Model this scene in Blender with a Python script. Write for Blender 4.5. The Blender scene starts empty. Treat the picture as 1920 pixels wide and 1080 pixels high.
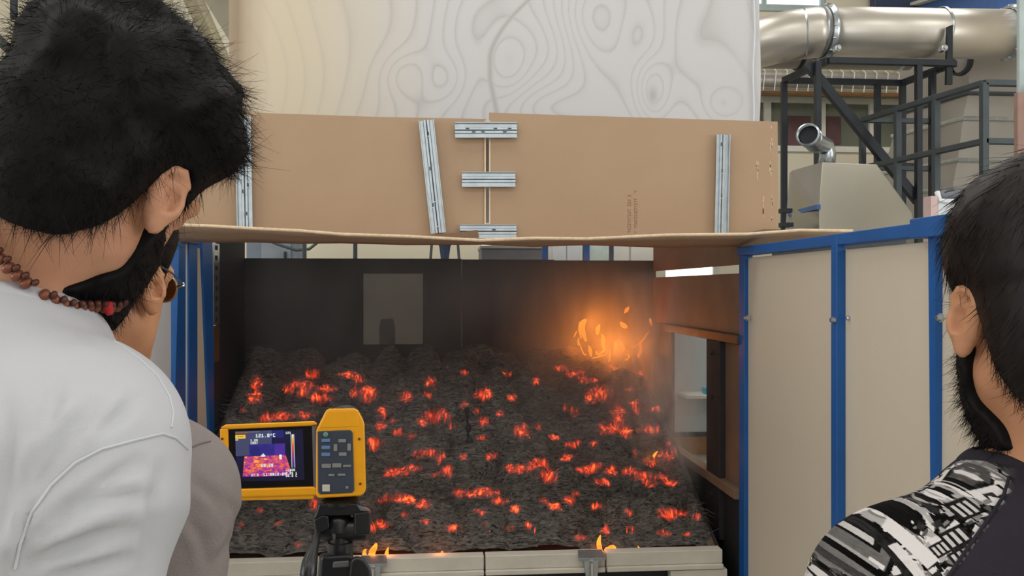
import bpy, bmesh, math, random
import numpy as np
from mathutils import Vector, Matrix, Euler
random.seed(7)
rng = np.random.default_rng(11)
S = bpy.context.scene
COL = S.collection
PI = math.pi

# ------------------------------------------------------------------ camera, sky, lights, exposure
EYE = 1.52                                   # eye height of the photographer
FPX = 1600.0
YAW = math.atan(137 / FPX)                   # camera is turned a little right of the tunnel axis
CT, ST = math.cos(YAW), math.sin(YAW)
cam_d = bpy.data.cameras.new('camera'); cam_d.sensor_width = 36; cam_d.lens = FPX / 1920 * 36
cam_d.clip_start = 0.05; cam_d.clip_end = 200
cam = bpy.data.objects.new('camera', cam_d); COL.objects.link(cam)
cam.location = (0, 0, EYE); cam.rotation_euler = (PI / 2, 0, -YAW)
S.camera = cam
W = bpy.data.worlds.new('sky'); S.world = W; W.use_nodes = True
W.node_tree.nodes['Background'].inputs[0].default_value = (0.80, 0.90, 1.0, 1)
W.node_tree.nodes['Background'].inputs[1].default_value = 1.0
S.view_settings.view_transform = 'Standard'; S.view_settings.look = 'None'
S.view_settings.exposure = -0.08; S.view_settings.gamma = 1.0; S.view_settings.use_curve_mapping = False
S.cycles.max_bounces = 6; S.cycles.diffuse_bounces = 3; S.cycles.glossy_bounces = 3
S.cycles.transparent_max_bounces = 16; S.cycles.volume_bounces = 1
S.cycles.sample_clamp_indirect = 4.0
S.cycles.volume_step_rate = 0.7
S.cycles.use_denoising = True

def area(name, loc, rot, sx, sy, power, color):
    l = bpy.data.lights.new(name, 'AREA'); l.shape = 'RECTANGLE'; l.size = sx; l.size_y = sy
    l.energy = power; l.color = color
    o = bpy.data.objects.new(name, l); COL.objects.link(o); o.location = loc; o.rotation_euler = rot
    return o
# roof lights of the hall (run along the ridge) and an added front fill behind the photographer
for i, (x, y) in enumerate(((-5, -2.6), (0, -2.6), (5, -2.6), (-5, 2.2), (0, 2.2), (5, 2.2), (-5, 7.5), (0.5, 8.2), (5, 7.8))):
    area('roof_light', (x, y, 6.7), (0, 0, 0), 3.2, 1.6, 82, (1.0, 0.98, 0.955))
area('rear_fill_light', (-1, -5.6, 3.6), (PI / 2 + 0.0, 0, 0), 9, 3.4, 52, (0.90, 0.95, 1.0))  # unseen lamp added to light the cardboard and the men's backs
area('left_fill_light', (-8.7, -0.8, 2.8), (PI / 2, 0, -PI / 2), 5, 3.2, 270, (0.90, 0.95, 1.0))  # unseen lamp added at the left to brighten the chamber's right panels

area('right_window_light', (7.8, -1.2, 3.0), (PI / 2, 0, PI / 2), 5, 3.2, 240, (0.90, 0.95, 1.0))

# ------------------------------------------------------------------ helpers: pixels to rays
def ray(px, py):
    u = (px - 960) / FPX; v = (540 - py) / FPX
    return Vector((u * CT + ST, -u * ST + CT, v))
def CP(px, py, d):                           # a point at depth d along the camera axis
    r = ray(px, py); return Vector((0, 0, EYE)) + r * d
def PY(px, py, Y):
    r = ray(px, py); return Vector((0, 0, EYE)) + r * (Y / r.y)
def PX(px, py, X):
    r = ray(px, py); return Vector((0, 0, EYE)) + r * (X / r.x)
def lin(c):
    return tuple((x / 12.92 if x <= 0.04045 else ((x + 0.055) / 1.055) ** 2.4) for x in c)
def rgb(r, g, b): return lin((r / 255, g / 255, b / 255))

# ------------------------------------------------------------------ helpers: materials
def new_mat(name):
    m = bpy.data.materials.new(name); m.use_nodes = True
    nt = m.node_tree; b = nt.nodes['Principled BSDF']
    return m, nt, b
def N(nt, t, **kw):
    n = nt.nodes.new(t)
    for k, v in kw.items():
        if k.startswith('i_'): n.inputs[k[2:]].default_value = v
        else: setattr(n, k, v)
    return n
def mat(name, col, rough=0.6, metal=0.0, var=0.12, scale=8.0, bump=0.0, bscale=60.0, col2=None, spec=0.5, stretch=None, emit=0, detail=4):
    """principled material: object-space noise varies the colour between col and col2, fine noise bumps it"""
    m, nt, b = new_mat(name)
    tc = N(nt, 'ShaderNodeTexCoord'); mp = N(nt, 'ShaderNodeMapping')
    if stretch: mp.inputs['Scale'].default_value = stretch
    nt.links.new(tc.outputs['Object'], mp.inputs[0])
    nz = N(nt, 'ShaderNodeTexNoise'); nz.inputs['Scale'].default_value = scale; nz.inputs['Detail'].default_value = detail
    nt.links.new(mp.outputs[0], nz.inputs['Vector'])
    rp = N(nt, 'ShaderNodeValToRGB'); rp.color_ramp.elements[0].position = 0.3; rp.color_ramp.elements[1].position = 0.7
    c2 = col2 or tuple(min(1, c * (1 + var)) for c in col)
    c1 = col if col2 else tuple(c * (1 - var) for c in col)
    rp.color_ramp.elements[0].color = (*c1, 1); rp.color_ramp.elements[1].color = (*c2, 1)
    nt.links.new(nz.outputs[0], rp.inputs[0]); nt.links.new(rp.outputs[0], b.inputs['Base Color'])
    b.inputs['Roughness'].default_value = rough; b.inputs['Metallic'].default_value = metal
    b.inputs['Specular IOR Level'].default_value = spec
    if bump:
        n2 = N(nt, 'ShaderNodeTexNoise'); n2.inputs['Scale'].default_value = bscale; n2.inputs['Detail'].default_value = 5
        nt.links.new(mp.outputs[0], n2.inputs['Vector'])
        bp = N(nt, 'ShaderNodeBump'); bp.inputs['Strength'].default_value = bump; bp.inputs['Distance'].default_value = 0.004
        nt.links.new(n2.outputs[0], bp.inputs['Height']); nt.links.new(bp.outputs[0], b.inputs['Normal'])
    if emit:
        b.inputs['Emission Color'].default_value = (*col, 1); b.inputs['Emission Strength'].default_value = emit
    return m

M = {}
M['cardboard'] = mat('cardboard', rgb(169, 142, 116), 0.85, var=0.055, scale=2.2, bump=0.15, bscale=140, stretch=(1, 1, 1))
M['cardboard_edge'] = mat('cardboard_edge', rgb(214, 190, 160), 0.9, var=0.12, scale=60)
M['board_dark'] = mat('board_dark', rgb(120, 96, 76), 0.85, var=0.15, scale=4, bump=0.2)
M['galv'] = mat('galvanised_steel', rgb(186, 194, 202), 0.28, 0.9, var=0.10, scale=25, bump=0.05)
M['stainless'] = mat('stainless_steel', rgb(212, 206, 198), 0.36, 0.75, var=0.05, scale=3, bump=0.03, bscale=12)
M['hoodmetal'] = mat('hood_metal', rgb(158, 154, 144), 0.30, 0.9, var=0.05, scale=2, bump=0.10, bscale=5)
M['ductgrey'] = mat('duct_grey', rgb(160, 155, 150), 0.45, 0.3, var=0.06, scale=3)
M['black_steel'] = mat('black_steel', rgb(38, 44, 52), 0.5, 0.3, var=0.15)
M['rail_grey'] = mat('rail_grey', rgb(70, 78, 84), 0.5, 0.3, var=0.1)
M['blue'] = mat('blue_paint', rgb(16, 84, 152), 0.45, 0.0, var=0.10, scale=6, bump=0.05)
M['panel'] = mat('chamber_panel', rgb(200, 188, 170), 0.6, var=0.025, scale=1.5, bump=0.10, bscale=180)
M['panel_white'] = mat('white_panel', rgb(214, 219, 224), 0.5, var=0.03, scale=2)
M['panel_brown'] = mat('heat_browned_panel', rgb(118, 92, 74), 0.6, var=0.14, scale=5, bump=0.1)
M['soot'] = mat('soot_black', rgb(36, 34, 36), 0.75, var=0.25, scale=4, bump=0.2)
M['soot_blue'] = mat('sooty_side', rgb(30, 32, 40), 0.7, var=0.2, scale=3)
M['copper'] = mat('hot_brown_rail', rgb(104, 76, 58), 0.5, 0.3, var=0.2, scale=10)
M['beam'] = mat('calcium_beam', rgb(202, 196, 184), 0.85, var=0.07, scale=9, bump=0.3, bscale=70)
M['ground'] = mat('hall_concrete', rgb(176, 172, 162), 0.7, var=0.08, scale=2, bump=0.1)
M['cream'] = mat('cream_wall', rgb(225, 217, 196), 0.8, var=0.03, scale=1.2, bump=0.05)
M['whitewall'] = mat('white_wall', rgb(228, 226, 218), 0.8, var=0.02, scale=1.0)
M['ceil'] = mat('hall_ceiling', rgb(222, 218, 206), 0.85, var=0.03, scale=1.0)
M['beige_steel'] = mat('beige_steel', rgb(214, 204, 176), 0.6, var=0.04)
M['white_frame'] = mat('white_frame', rgb(226, 224, 214), 0.5, var=0.03)
M['yellow'] = mat('yellow_plastic', rgb(238, 164, 16), 0.42, var=0.04, scale=30, bump=0.05, bscale=400)
M['keypad'] = mat('keypad_slate', rgb(52, 60, 74), 0.55, var=0.08)
M['black_plastic'] = mat('black_plastic', rgb(26, 27, 30), 0.35, var=0.15, bump=0.05, bscale=300)
M['grey_plastic'] = mat('grey_plastic', rgb(98, 98, 102), 0.5)
M['btn_blue'] = mat('button_blue', rgb(96, 124, 170), 0.5)
M['btn_grey'] = mat('button_grey', rgb(128, 128, 126), 0.5)
M['btn_green'] = mat('button_green', rgb(92, 142, 128), 0.5)
M['btn_white'] = mat('button_white', rgb(196, 192, 176), 0.5)
M['screw'] = mat('rusty_screw', rgb(120, 50, 20), 0.5, 0.4)
M['brown_col'] = mat('brown_column', rgb(150, 118, 108), 0.6)
M['grey_col'] = mat('grey_column', rgb(170, 184, 184), 0.5)
M['dark_glass'] = mat('dark_window_glass', rgb(112, 116, 104), 0.15, var=0.25, scale=0.9)
M['copper_pipe'] = mat('copper_pipe', rgb(170, 128, 92), 0.4, 0.7)
M['blue_beam'] = mat('crane_blue', rgb(64, 104, 170), 0.5)
M['navy'] = mat('navy_panel', rgb(48, 62, 92), 0.5)
M['cup'] = mat('cyan_cup', rgb(60, 170, 196), 0.4)

# ------------------------------------------------------------------ helpers: objects
ORG = {}                                     # world origin of every thing, for its parts
def thing(name, label, cat, loc=(0, 0, 0), group=None):
    o = bpy.data.objects.new(name, None); COL.objects.link(o); o.location = loc
    o.empty_display_size = 0.1
    ORG[o.name] = Vector(loc); tag(o, label, cat, group); return o
def tag(o, label=None, cat=None, group=None, kind=None):
    if label: o['label'] = label
    if cat: o['category'] = cat
    if group: o['group'] = group
    if kind: o['kind'] = kind
    return o
def link_mesh(name, me, parent=None, loc=None):
    o = bpy.data.objects.new(name, me); COL.objects.link(o)
    if parent is not None:
        o.parent = parent; ORG[o.name] = ORG[parent.name]
    else:
        org = Vector(loc) if loc is not None else Vector((0, 0, 0))
        o.location = org; ORG[o.name] = org
    return o

class MB:
    """collects vertices and faces in world coordinates; build() links them as ONE mesh object"""
    def __init__(s): s.v = []; s.f = []; s.attr = None
    def add(s, vs, fs):
        b = len(s.v); s.v += [tuple(v) for v in vs]; s.f += [tuple(b + i for i in f) for f in fs]; return s
    def hexa(s, p):                          # 8 corners: bottom ring 0-3, top ring 4-7
        return s.add(p, [(3, 2, 1, 0), (4, 5, 6, 7), (0, 1, 5, 4), (1, 2, 6, 5), (2, 3, 7, 6), (3, 0, 4, 7)])
    def box(s, a, b):
        x0, y0, z0 = (min(a[i], b[i]) for i in range(3)); x1, y1, z1 = (max(a[i], b[i]) for i in range(3))
        return s.hexa([(x0, y0, z0), (x1, y0, z0), (x1, y1, z0), (x0, y1, z0), (x0, y0, z1), (x1, y0, z1), (x1, y1, z1), (x0, y1, z1)])
    def bar(s, a, b, w, h=None, up=(0, 0, 1)):
        a = Vector(a); b = Vector(b); h = h or w; d = (b - a).normalized(); u = Vector(up)
        if abs(d.dot(u)) > 0.95: u = Vector((0, 1, 0))
        r = d.cross(u).normalized(); u = r.cross(d).normalized(); r = r * w / 2; u = u * h / 2
        return s.hexa([a - r - u, a + r - u, b + r - u, b - r - u, a - r + u, a + r + u, b + r + u, b - r + u])
    def tube(s, pts, rad, n=12, cap=True, ell=None):
        pts = [Vector(p) for p in pts]; rr = rad if isinstance(rad, (list, tuple)) else [rad] * len(pts)
        t0 = (pts[1] - pts[0]).normalized(); ref = Vector((0, 0, 1)) if abs(t0.z) < 0.9 else Vector((1, 0, 0))
        nx = t0.cross(ref).normalized(); vs = []; fs = []
        for i, p in enumerate(pts):
            t = (pts[min(i + 1, len(pts) - 1)] - pts[max(i - 1, 0)]).normalized()
            nx = (nx - t * nx.dot(t)).normalized(); ny = t.cross(nx)
            e = ell or 1.0
            for k in range(n):
                a = 2 * PI * k / n; vs.append(p + nx * (rr[i] * math.cos(a)) + ny * (rr[i] * e * math.sin(a)))
        for i in range(len(pts) - 1):
            for k in range(n):
                k2 = (k + 1) % n; fs.append((i * n + k, i * n + k2, (i + 1) * n + k2, (i + 1) * n + k))
        if cap:
            fs.append(tuple(range(n - 1, -1, -1))); fs.append(tuple((len(pts) - 1) * n + k for k in range(n)))
        return s.add(vs, fs)
    def lathe(s, prof, o, axis=(0, 0, 1), n=24, cap=True):
        ax = Vector(axis).normalized(); ref = Vector((1, 0, 0)) if abs(ax.x) < 0.9 else Vector((0, 1, 0))
        x = ax.cross(ref).normalized(); y = ax.cross(x); o = Vector(o); vs = []; fs = []
        for r, h in prof:
            for k in range(n):
                a = 2 * PI * k / n; vs.append(o + ax * h + x * (r * math.cos(a)) + y * (r * math.sin(a)))
        for i in range(len(prof) - 1):
            for k in range(n):
                k2 = (k + 1) % n; fs.append((i * n + k, i * n + k2, (i + 1) * n + k2, (i + 1) * n + k))
        if cap:
            fs.append(tuple(range(n - 1, -1, -1))); fs.append(tuple((len(prof) - 1) * n + k for k in range(n)))
        return s.add(vs, fs)
    def prism(s, front, back):               # two outlines with the same number of points
        n = len(front)
        return s.add(list(front) + list(back), [tuple(range(n)), tuple(range(2 * n - 1, n - 1, -1))] +
                     [(i, n + i, n + (i + 1) % n, (i + 1) % n) for i in range(n)])
    def grid(s, fn, nu, nv):
        vs = [fn(i / nu, j / nv) for j in range(nv + 1) for i in range(nu + 1)]
        return s.add(vs, [(j * (nu + 1) + i, j * (nu + 1) + i + 1, (j + 1) * (nu + 1) + i + 1, (j + 1) * (nu + 1) + i) for j in range(nv) for i in range(nu)])
    def build(s, name, m, parent=None, bevel=0.0, smooth=False, solid=0.0, loc=None, segs=2, fix=True):
        org = ORG[parent.name] if parent is not None else (Vector(loc) if loc is not None else Vector((0, 0, 0)))
        me = bpy.data.meshes.new(name)
        me.from_pydata([tuple(Vector(v) - org) for v in s.v], [], s.f); me.validate()
        if fix:
            bm = bmesh.new(); bm.from_mesh(me); bmesh.ops.recalc_face_normals(bm, faces=bm.faces); bm.to_mesh(me); bm.free()
        if smooth: me.polygons.foreach_set('use_smooth', [True] * len(me.polygons))
        me.materials.append(m)
        o = link_mesh(name, me, parent, org)
        if solid:
            md = o.modifiers.new('thickness', 'SOLIDIFY'); md.thickness = solid; md.offset = 0
        if bevel:
            md = o.modifiers.new('bevel', 'BEVEL'); md.width = bevel; md.segments = segs; md.limit_method = 'ANGLE'; md.angle_limit = 0.6
            if not smooth:
                me.polygons.foreach_set('use_smooth', [True] * len(me.polygons))
                md.harden_normals = True
        elif smooth == 'auto':
            me.set_sharp_from_angle(angle=0.7)
        return o
def part(name, m, parent, fn, **kw):
    b = MB(); fn(b); return b.build(name, m, parent, **kw)

def vnoise(P, scale, seed=0):
    """value noise in [-1, 1] at points P (n,3) in numpy"""
    P = np.asarray(P, dtype=np.float32) * scale + np.float32(seed * 13.37 + 50)
    I = np.floor(P).astype(np.int64); f = P - I; f = f * f * (3 - 2 * f)
    def h(ix, iy, iz):
        n = (ix * 374761393 + iy * 668265263 + iz * 2147483647 + seed * 974711) & 0x7fffffff
        n = ((n ^ (n >> 13)) * 1274126177) & 0x7fffffff
        return ((n ^ (n >> 16)) & 0xffff).astype(np.float32) / 32767.5 - 1
    x, y, z = I[..., 0], I[..., 1], I[..., 2]; fx, fy, fz = f[..., 0], f[..., 1], f[..., 2]
    def lp(a, b, t): return a + (b - a) * t
    return lp(lp(lp(h(x, y, z), h(x + 1, y, z), fx), lp(h(x, y + 1, z), h(x + 1, y + 1, z), fx), fy),
              lp(lp(h(x, y, z + 1), h(x + 1, y, z + 1), fx), lp(h(x, y + 1, z + 1), h(x + 1, y + 1, z + 1), fx), fy), fz)
def fbm(P, scale, oct=3, seed=0):
    r = 0; a = 1.0; t = 0
    for i in range(oct):
        r = r + a * vnoise(P, scale * 2 ** i, seed + i * 7); t += a; a *= 0.5
    return r / t
def np_mesh(me, V, Q):
    n = Q.shape[1]
    me.vertices.add(len(V)); me.vertices.foreach_set('co', np.ascontiguousarray(V, dtype=np.float32).ravel())
    me.loops.add(Q.size); me.loops.foreach_set('vertex_index', np.ascontiguousarray(Q, dtype=np.int32).ravel())
    me.polygons.add(len(Q)); me.polygons.foreach_set('loop_start', np.arange(0, Q.size, n, dtype=np.int32))
    me.polygons.foreach_set('use_smooth', np.ones(len(Q), dtype=bool)); me.update(calc_edges=True); me.validate()
def ribbons(P0, D, L, wid, bend, nseg=3, taper=True):
    """P0 (n,3) roots, D (n,3) unit directions, L lengths, bend (n,3): thin tapered strips"""
    n = len(P0); t = np.linspace(0, 1, nseg + 1)[None, :, None]
    C = P0[:, None, :] + D[:, None, :] * (L[:, None, None] * t) + bend[:, None, :] * (L[:, None, None] * t * t)
    side = np.cross(D, bend + rng.normal(0, .35, D.shape)); side /= np.linalg.norm(side, axis=1, keepdims=True) + 1e-9
    wd = (np.asarray(wid) * np.ones(n))[:, None, None] * ((1 - .85 * t) if taper else np.ones_like(t)) / 2
    A = C - side[:, None, :] * wd; B = C + side[:, None, :] * wd
    V = np.stack([A, B], 2).reshape(n, -1, 3)
    b = (np.arange(n) * (2 * (nseg + 1)))[:, None] + 2 * np.arange(nseg)[None, :]
    Q = np.stack([b, b + 1, b + 3, b + 2], -1).reshape(-1, 4)
    return V.reshape(-1, 3), Q
# ------------------------------------------------------------------ the hall
HX0, HX1, HY0, HY1, HZ = -9.0, 8.0, -6.0, 11.5, 7.0
def struct(name, m, fn, **kw):
    b = MB(); fn(b); o = b.build(name, m, **kw); o['kind'] = 'structure'; return o
struct('floor', M['ground'], lambda b: b.box((HX0, HY0, -0.2), (HX1, HY1, 0)))
struct('ceiling', M['ceil'], lambda b: b.box((HX0, HY0, HZ), (HX1, HY1, HZ + 0.2)))
struct('wall_left', M['cream'], lambda b: b.box((HX0 - 0.2, HY0, 0), (HX0, HY1, HZ)))
struct('wall_right', M['cream'], lambda b: b.box((HX1, HY0, 0), (HX1 + 0.2, HY1, HZ)))
struct('wall_rear', M['whitewall'], lambda b: b.box((HX0, HY0 - 0.2, 0), (HX1, HY0, HZ)))
# far wall with a band of office windows and a clerestory
YW = HY1
def Wz(py): return PY(1500, py, YW).z
wz0, wz1 = Wz(278), Wz(188); cz0 = Wz(16); wx0, wx1 = PY(1380, 200, YW).x, PY(1748, 200, YW).x
cx0, cx1 = PY(1395, 5, YW).x, PY(1548, 5, YW).x; cz1 = HZ - 0.7
def farwall(b):
    b.box((HX0, YW, 0), (HX1, YW + 0.2, wz0)); b.box((HX0, YW, wz0), (wx0, YW + 0.2, wz1)); b.box((wx1, YW, wz0), (HX1, YW + 0.2, wz1))
    b.box((HX0, YW, wz1), (HX1, YW + 0.2, cz0)); b.box((HX0, YW, cz0), (cx0, YW + 0.2, cz1)); b.box((cx1, YW, cz0), (HX1, YW + 0.2, cz1)); b.box((HX0, YW, cz1), (HX1, YW + 0.2, HZ))
struct('wall_far', M['cream'], farwall)
w = struct('window_1', M['white_frame'], lambda b: (b.box((wx0, YW - .03, wz0 - .05), (wx1, YW + .05, wz0 + .03)), b.box((wx0, YW - .03, wz1 - .04), (wx1, YW + .05, wz1 + .04))))
fr = [wx0 + .03] + [PY(p, 230, YW).x for p in (1438, 1540, 1635, 1738)]
for x in fr:
    part('mullion', M['white_frame'], w, lambda b: b.box((x - .05, YW - .03, wz0 + .03), (x + .05, YW + .05, wz1 - .04)))
for i in range(4):
    part('pane', M['dark_glass'], w, lambda b: b.box((fr[i] + .05, YW + .02, wz0 + .03), (fr[i + 1] - .05, YW + .03, wz1 - .04)))
# dim room behind the panes: posters on its glass
for (a, b_, c, d, mm) in ((1478, 1520, 217, 277, 'navy'), (1545, 1577, 218, 270, 'brown_col')):
    p0, p1 = PY(a, c, YW), PY(b_, d, YW)
    part('poster', mat('dark_poster', rgb(96, 66, 70), 0.6, var=0.3, scale=3), w, lambda b: b.box((p0.x, YW + .002, p1.z + .0), (p1.x, YW + .012, p0.z)))
M['daylight'] = mat('daylight_pane', rgb(214, 238, 255), 0.3, var=0.05, scale=0.5, emit=1.3)
w = struct('window_2', M['grey_col'], lambda b: (b.box((cx0, YW - .03, cz0 - .05), (cx1, YW + .05, cz0 + .04)), b.box((cx0, YW - .03, cz1 - .05), (cx1, YW + .05, cz1))))
cf = [cx0 + .02] + [PY(p, 5, YW).x for p in (1432, 1541)]
for x in cf:
    part('mullion', M['grey_col'], w, lambda b: b.box((x - .03, YW - .03, cz0 + .04), (x + .03, YW + .05, cz1 - .05)))
for i in range(2):
    part('pane', M['daylight'], w, lambda b: b.box((cf[i] + .03, YW + .02, cz0 + .04), (cf[i + 1] - .03, YW + .03, cz1 - .05)))

# ---- right background --------------------------------------------------------------------------
# bundle of pipes along the far wall
t = thing('pipe_bundle', 'bundle of lagged and copper pipes running along the far cream wall above the office windows', 'pipes', (3.5, 11.1, 3.9))
for (py, r, m, y) in ((122, .22, 'beige_steel', 11.2), (146, .075, 'ductgrey', 11.05), (157, .07, 'ductgrey', 11.0), (167, .05, 'stainless', 11.05), (176, .035, 'copper_pipe', 11.1)):
    z = PY(1600, py, y).z
    part('pipe', M[m], t, lambda b: b.tube([(1.2, y, z), (7.9, y, z)], r, 14), smooth='auto')
for k in range(17):
    x = PY(1432 + k * 21, 150, 10.9).x
    part('hanger', M['white_frame'], t, lambda b: b.tube([(x, 11.05, PY(1500, 140, 10.9).z + .16), (x + .02, 10.9, PY(1500, 140, 10.9).z + .04), (x, 10.92, PY(1500, 170, 10.9).z)], .007, 6), smooth='auto')

# big duct with elbow and flanges
YD = 7.5; dr = 0.222
t = thing('ventilation_duct', 'large silver ventilation duct with flanges lying on the black steel frame', 'duct', (3.6, YD, EYE + 2.2))
A = PY(1545, 60, YD); B = PY(2000, 66, YD)
el = [A]
for k in range(1, 9):                       # segmented elbow turning away and a little down
    a = k / 8 * 1.15
    el.append(Vector((A.x - 0.62 * math.sin(a), A.y + 0.62 * (1 - math.cos(a)), A.z - 0.05 * k / 8)))
part('straight_section', M['stainless'], t, lambda b: b.tube([A, B], dr, 40, cap=False), smooth='auto', solid=0.004)
part('elbow', M['stainless'], t, lambda b: b.tube(el, dr * 1.005, 40, cap=False), smooth='auto', solid=0.004)
ax = (B - A).normalized()
for px_, w_, r_ in ((1548, .028, .262), (1890, .026, .258)):
    c = PY(px_, 62, YD)
    fg_ = part('flange', M['galv'], t, lambda b: b.lathe([(dr, -w_), (r_ - .02, -w_), (r_, -.008), (r_, .008), (r_ - .02, w_), (dr, w_)], c, ax, 40, cap=False), smooth='auto')
    for k in range(14):
        a = 2 * PI * k / 14; q = Vector((0, math.cos(a), math.sin(a))) * (r_ - .012) + c
        part('bolt', M['galv'], fg_, lambda b: b.lathe([(.009, -.02), (.009, .012), (.005, .016)], q - ax * .02, -ax, 6))
for px_ in (1535, 1480, 1762):
    c = PY(px_, 60, YD) if px_ > 1500 else el[2]
    d_ = ax if px_ > 1500 else (el[1] - el[3]).normalized(); c = c if px_ > 1500 else el[2]
    part('seam_ring', M['galv'], t, lambda b: b.lathe([(dr, -.012), (dr + .008, 0), (dr, .012)], c, d_, 40, cap=False), smooth='auto')
t = thing('return_duct', 'second silver duct running lower behind the big flanged duct', 'duct', (3.2, 8.4, EYE + 2.2))
A2, B2 = PY(1405, 92, 8.3), PY(1705, 96, 8.3)
part('shell', M['ductgrey'], t, lambda b: b.tube([A2, (A2 + B2) / 2, B2], .19, 36), smooth='auto')
part('seam_ring', M['galv'], t, lambda b: b.lathe([(.19, -.02), (.205, 0), (.19, .02)], B2 - Vector((.1, 0, 0)), (1, 0, 0), 36), smooth='auto')
part('seam_ring', M['black_steel'], t, lambda b: b.lathe([(.19, -.02), (.2, 0), (.19, .02)], PY(1497, 95, 8.3), (1, 0, 0), 36), smooth='auto')

# black frame that carries the duct
t = thing('duct_support_frame', 'black welded steel frame with a diagonal brace under the silver duct', 'frame', (3.2, 7.5, 0))
YF, YR = 7.2, 7.93
f0, f1 = PY(1553, 98, YF), PY(1790, 100, YF); r0, r1 = PY(1470, 139, YR), PY(1692, 143, YR)
f0 = Vector((f0.x, YF, 3.51)); f1 = Vector((f1.x, YF, 3.51)); r0 = Vector((r0.x, YR, 3.51)); r1 = Vector((r1.x, YR, 3.51))
for a, b_, n in ((f0, f1, 'front_bar'), (r0, r1, 'rear_bar'), (r0, f0, 'end_bar'), (r1, f1, 'end_bar')):
    part(n, M['black_steel'], t, lambda b: b.bar(a, b_, .055), bevel=.004)
for px_, y, top in ((1470, YR, 3.5), (1533, YF, 3.5), (1645, YR, 3.5), (1692, YR, 3.5), (1722, YF, 3.5), (1748, 7.4, 3.5)):
    x = PY(px_, 250, y).x
    part('post', M['black_steel'], t, lambda b: b.box((x - .026, y - .026, 0), (x + .026, y + .026, top)), bevel=.004)
d0, d1 = PY(1513, 120, YF + .05), PY(1722, 378, YF + .05)
part('diagonal_brace', M['black_steel'], t, lambda b: b.bar(d0, d1, .06, .08), bevel=.004)
u0, u1 = PY(1783, 50, YF), PY(1781, 158, YF)
part('upright_plate', M['black_steel'], t, lambda b: b.prism([u0 + Vector((-.03, 0, 0)), u0 + Vector((.02, 0, .02)), u1 + Vector((.025, 0, 0)), u1 + Vector((-.03, 0, 0))],
     [u0 + Vector((-.03, .03, 0)), u0 + Vector((.02, .03, .02)), u1 + Vector((.025, .03, 0)), u1 + Vector((-.03, .03, 0))]))
for px_ in (1566, 1764):
    c = PY(px_, 93, YF)
    part('clamp_bolt', M['galv'], t, lambda b: b.lathe([(.03, -.03), (.03, .03), (.018, .035), (.018, .05)], c + Vector((0, -.03, 0)), (0, -1, 0), 8))
z0 = PY(1600, 270, YR).z
part('low_cross_bar', M['black_steel'], t, lambda b: b.bar(PY(1640, 310, YR), PY(1722, 310, YR), .04))

# railing of the gangway
t = thing('gangway_railing', 'dark grey tube railing receding from the big grey duct to the far corner', 'railing', (3.4, 6.7, 0))
zt, zm = EYE + 1.52, EYE + 1.0875
g0 = PY(1845, 135, 6.0); g1 = PY(1617, 213, 7.43)
def onl(px):                                 # point of the rail line seen at pixel column px
    lo, hi = 0.0, 1.0
    for _ in range(40):
        m_ = (lo + hi) / 2; p = g0.lerp(g1, m_); q = p.x * CT - p.y * ST, p.x * ST + p.y * CT
        if 960 + FPX * q[0] / q[1] > px: lo = m_
        else: hi = m_
    return g0.lerp(g1, lo)
g2 = PY(1748, 213, 7.43); g3 = PY(1990, 133, 6.0)
for z, n in ((zt, 'top_rail'), (zm, 'middle_rail')):
    for a, b_ in ((g0, g1), (g1, g2), (g0, g3)):
        part(n, M['rail_grey'], t, lambda b: b.bar((a.x, a.y, z), (b_.x, b_.y, z), .05, .045), bevel=.006)
for p in (g0, onl(1755), onl(1683), g1, g2):
    part('post', M['rail_grey'], t, lambda b: b.box((p.x - .025, p.y - .025, 0), (p.x + .025, p.y + .025, zt)), bevel=.005)

# big tapered grey duct
t = thing('tapered_duct', 'tall grey sheet metal duct tapering upward with flange ribs behind the railing', 'duct', (5, 8.6, 0))
lev = [(60, 1770, 1818), (175, 1772, 1816), (222, 1757, 1806), (300, 1736, 1796), (352, 1712, 1786), (425, 1672, 1770)]
secs = []
for py, xl, xc in lev:
    c = PY(xc, py, 8.0); l = PY(xl, py, 8.0); z = c.z
    secs.append((Vector((c.x - (c.x - l.x) * 1.0 + .10, 9.0, z)), Vector((c.x, 8.0, z)), Vector((6.4, 8.0, z)), Vector((6.4, 9.0, z))))
secs.append(tuple(Vector((p.x, p.y, 0)) for p in secs[-1]))
for i in range(len(secs) - 1):
    part('duct_section', M['ductgrey'], t, lambda b: b.hexa(list(secs[i + 1]) + list(secs[i])), bevel=.006)
    if 0 < i < 5:
        part('flange_rib', M['rail_grey'] if i == 1 else M['galv'], t, lambda b: b.tube([secs[i][0] + Vector((-.01, 0, 0)), secs[i][1] + Vector((0, -.012, 0)), secs[i][2] + Vector((0, -.012, 0))], .022, 6), smooth='auto')
part('end_ring', M['black_steel'], t, lambda b: b.lathe([(.10, -.03), (.125, -.03), (.125, .03), (.10, .03)], PY(1800, 118, 7.98), (-.9, -.35, 0), 24, cap=False), smooth='auto')

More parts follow.
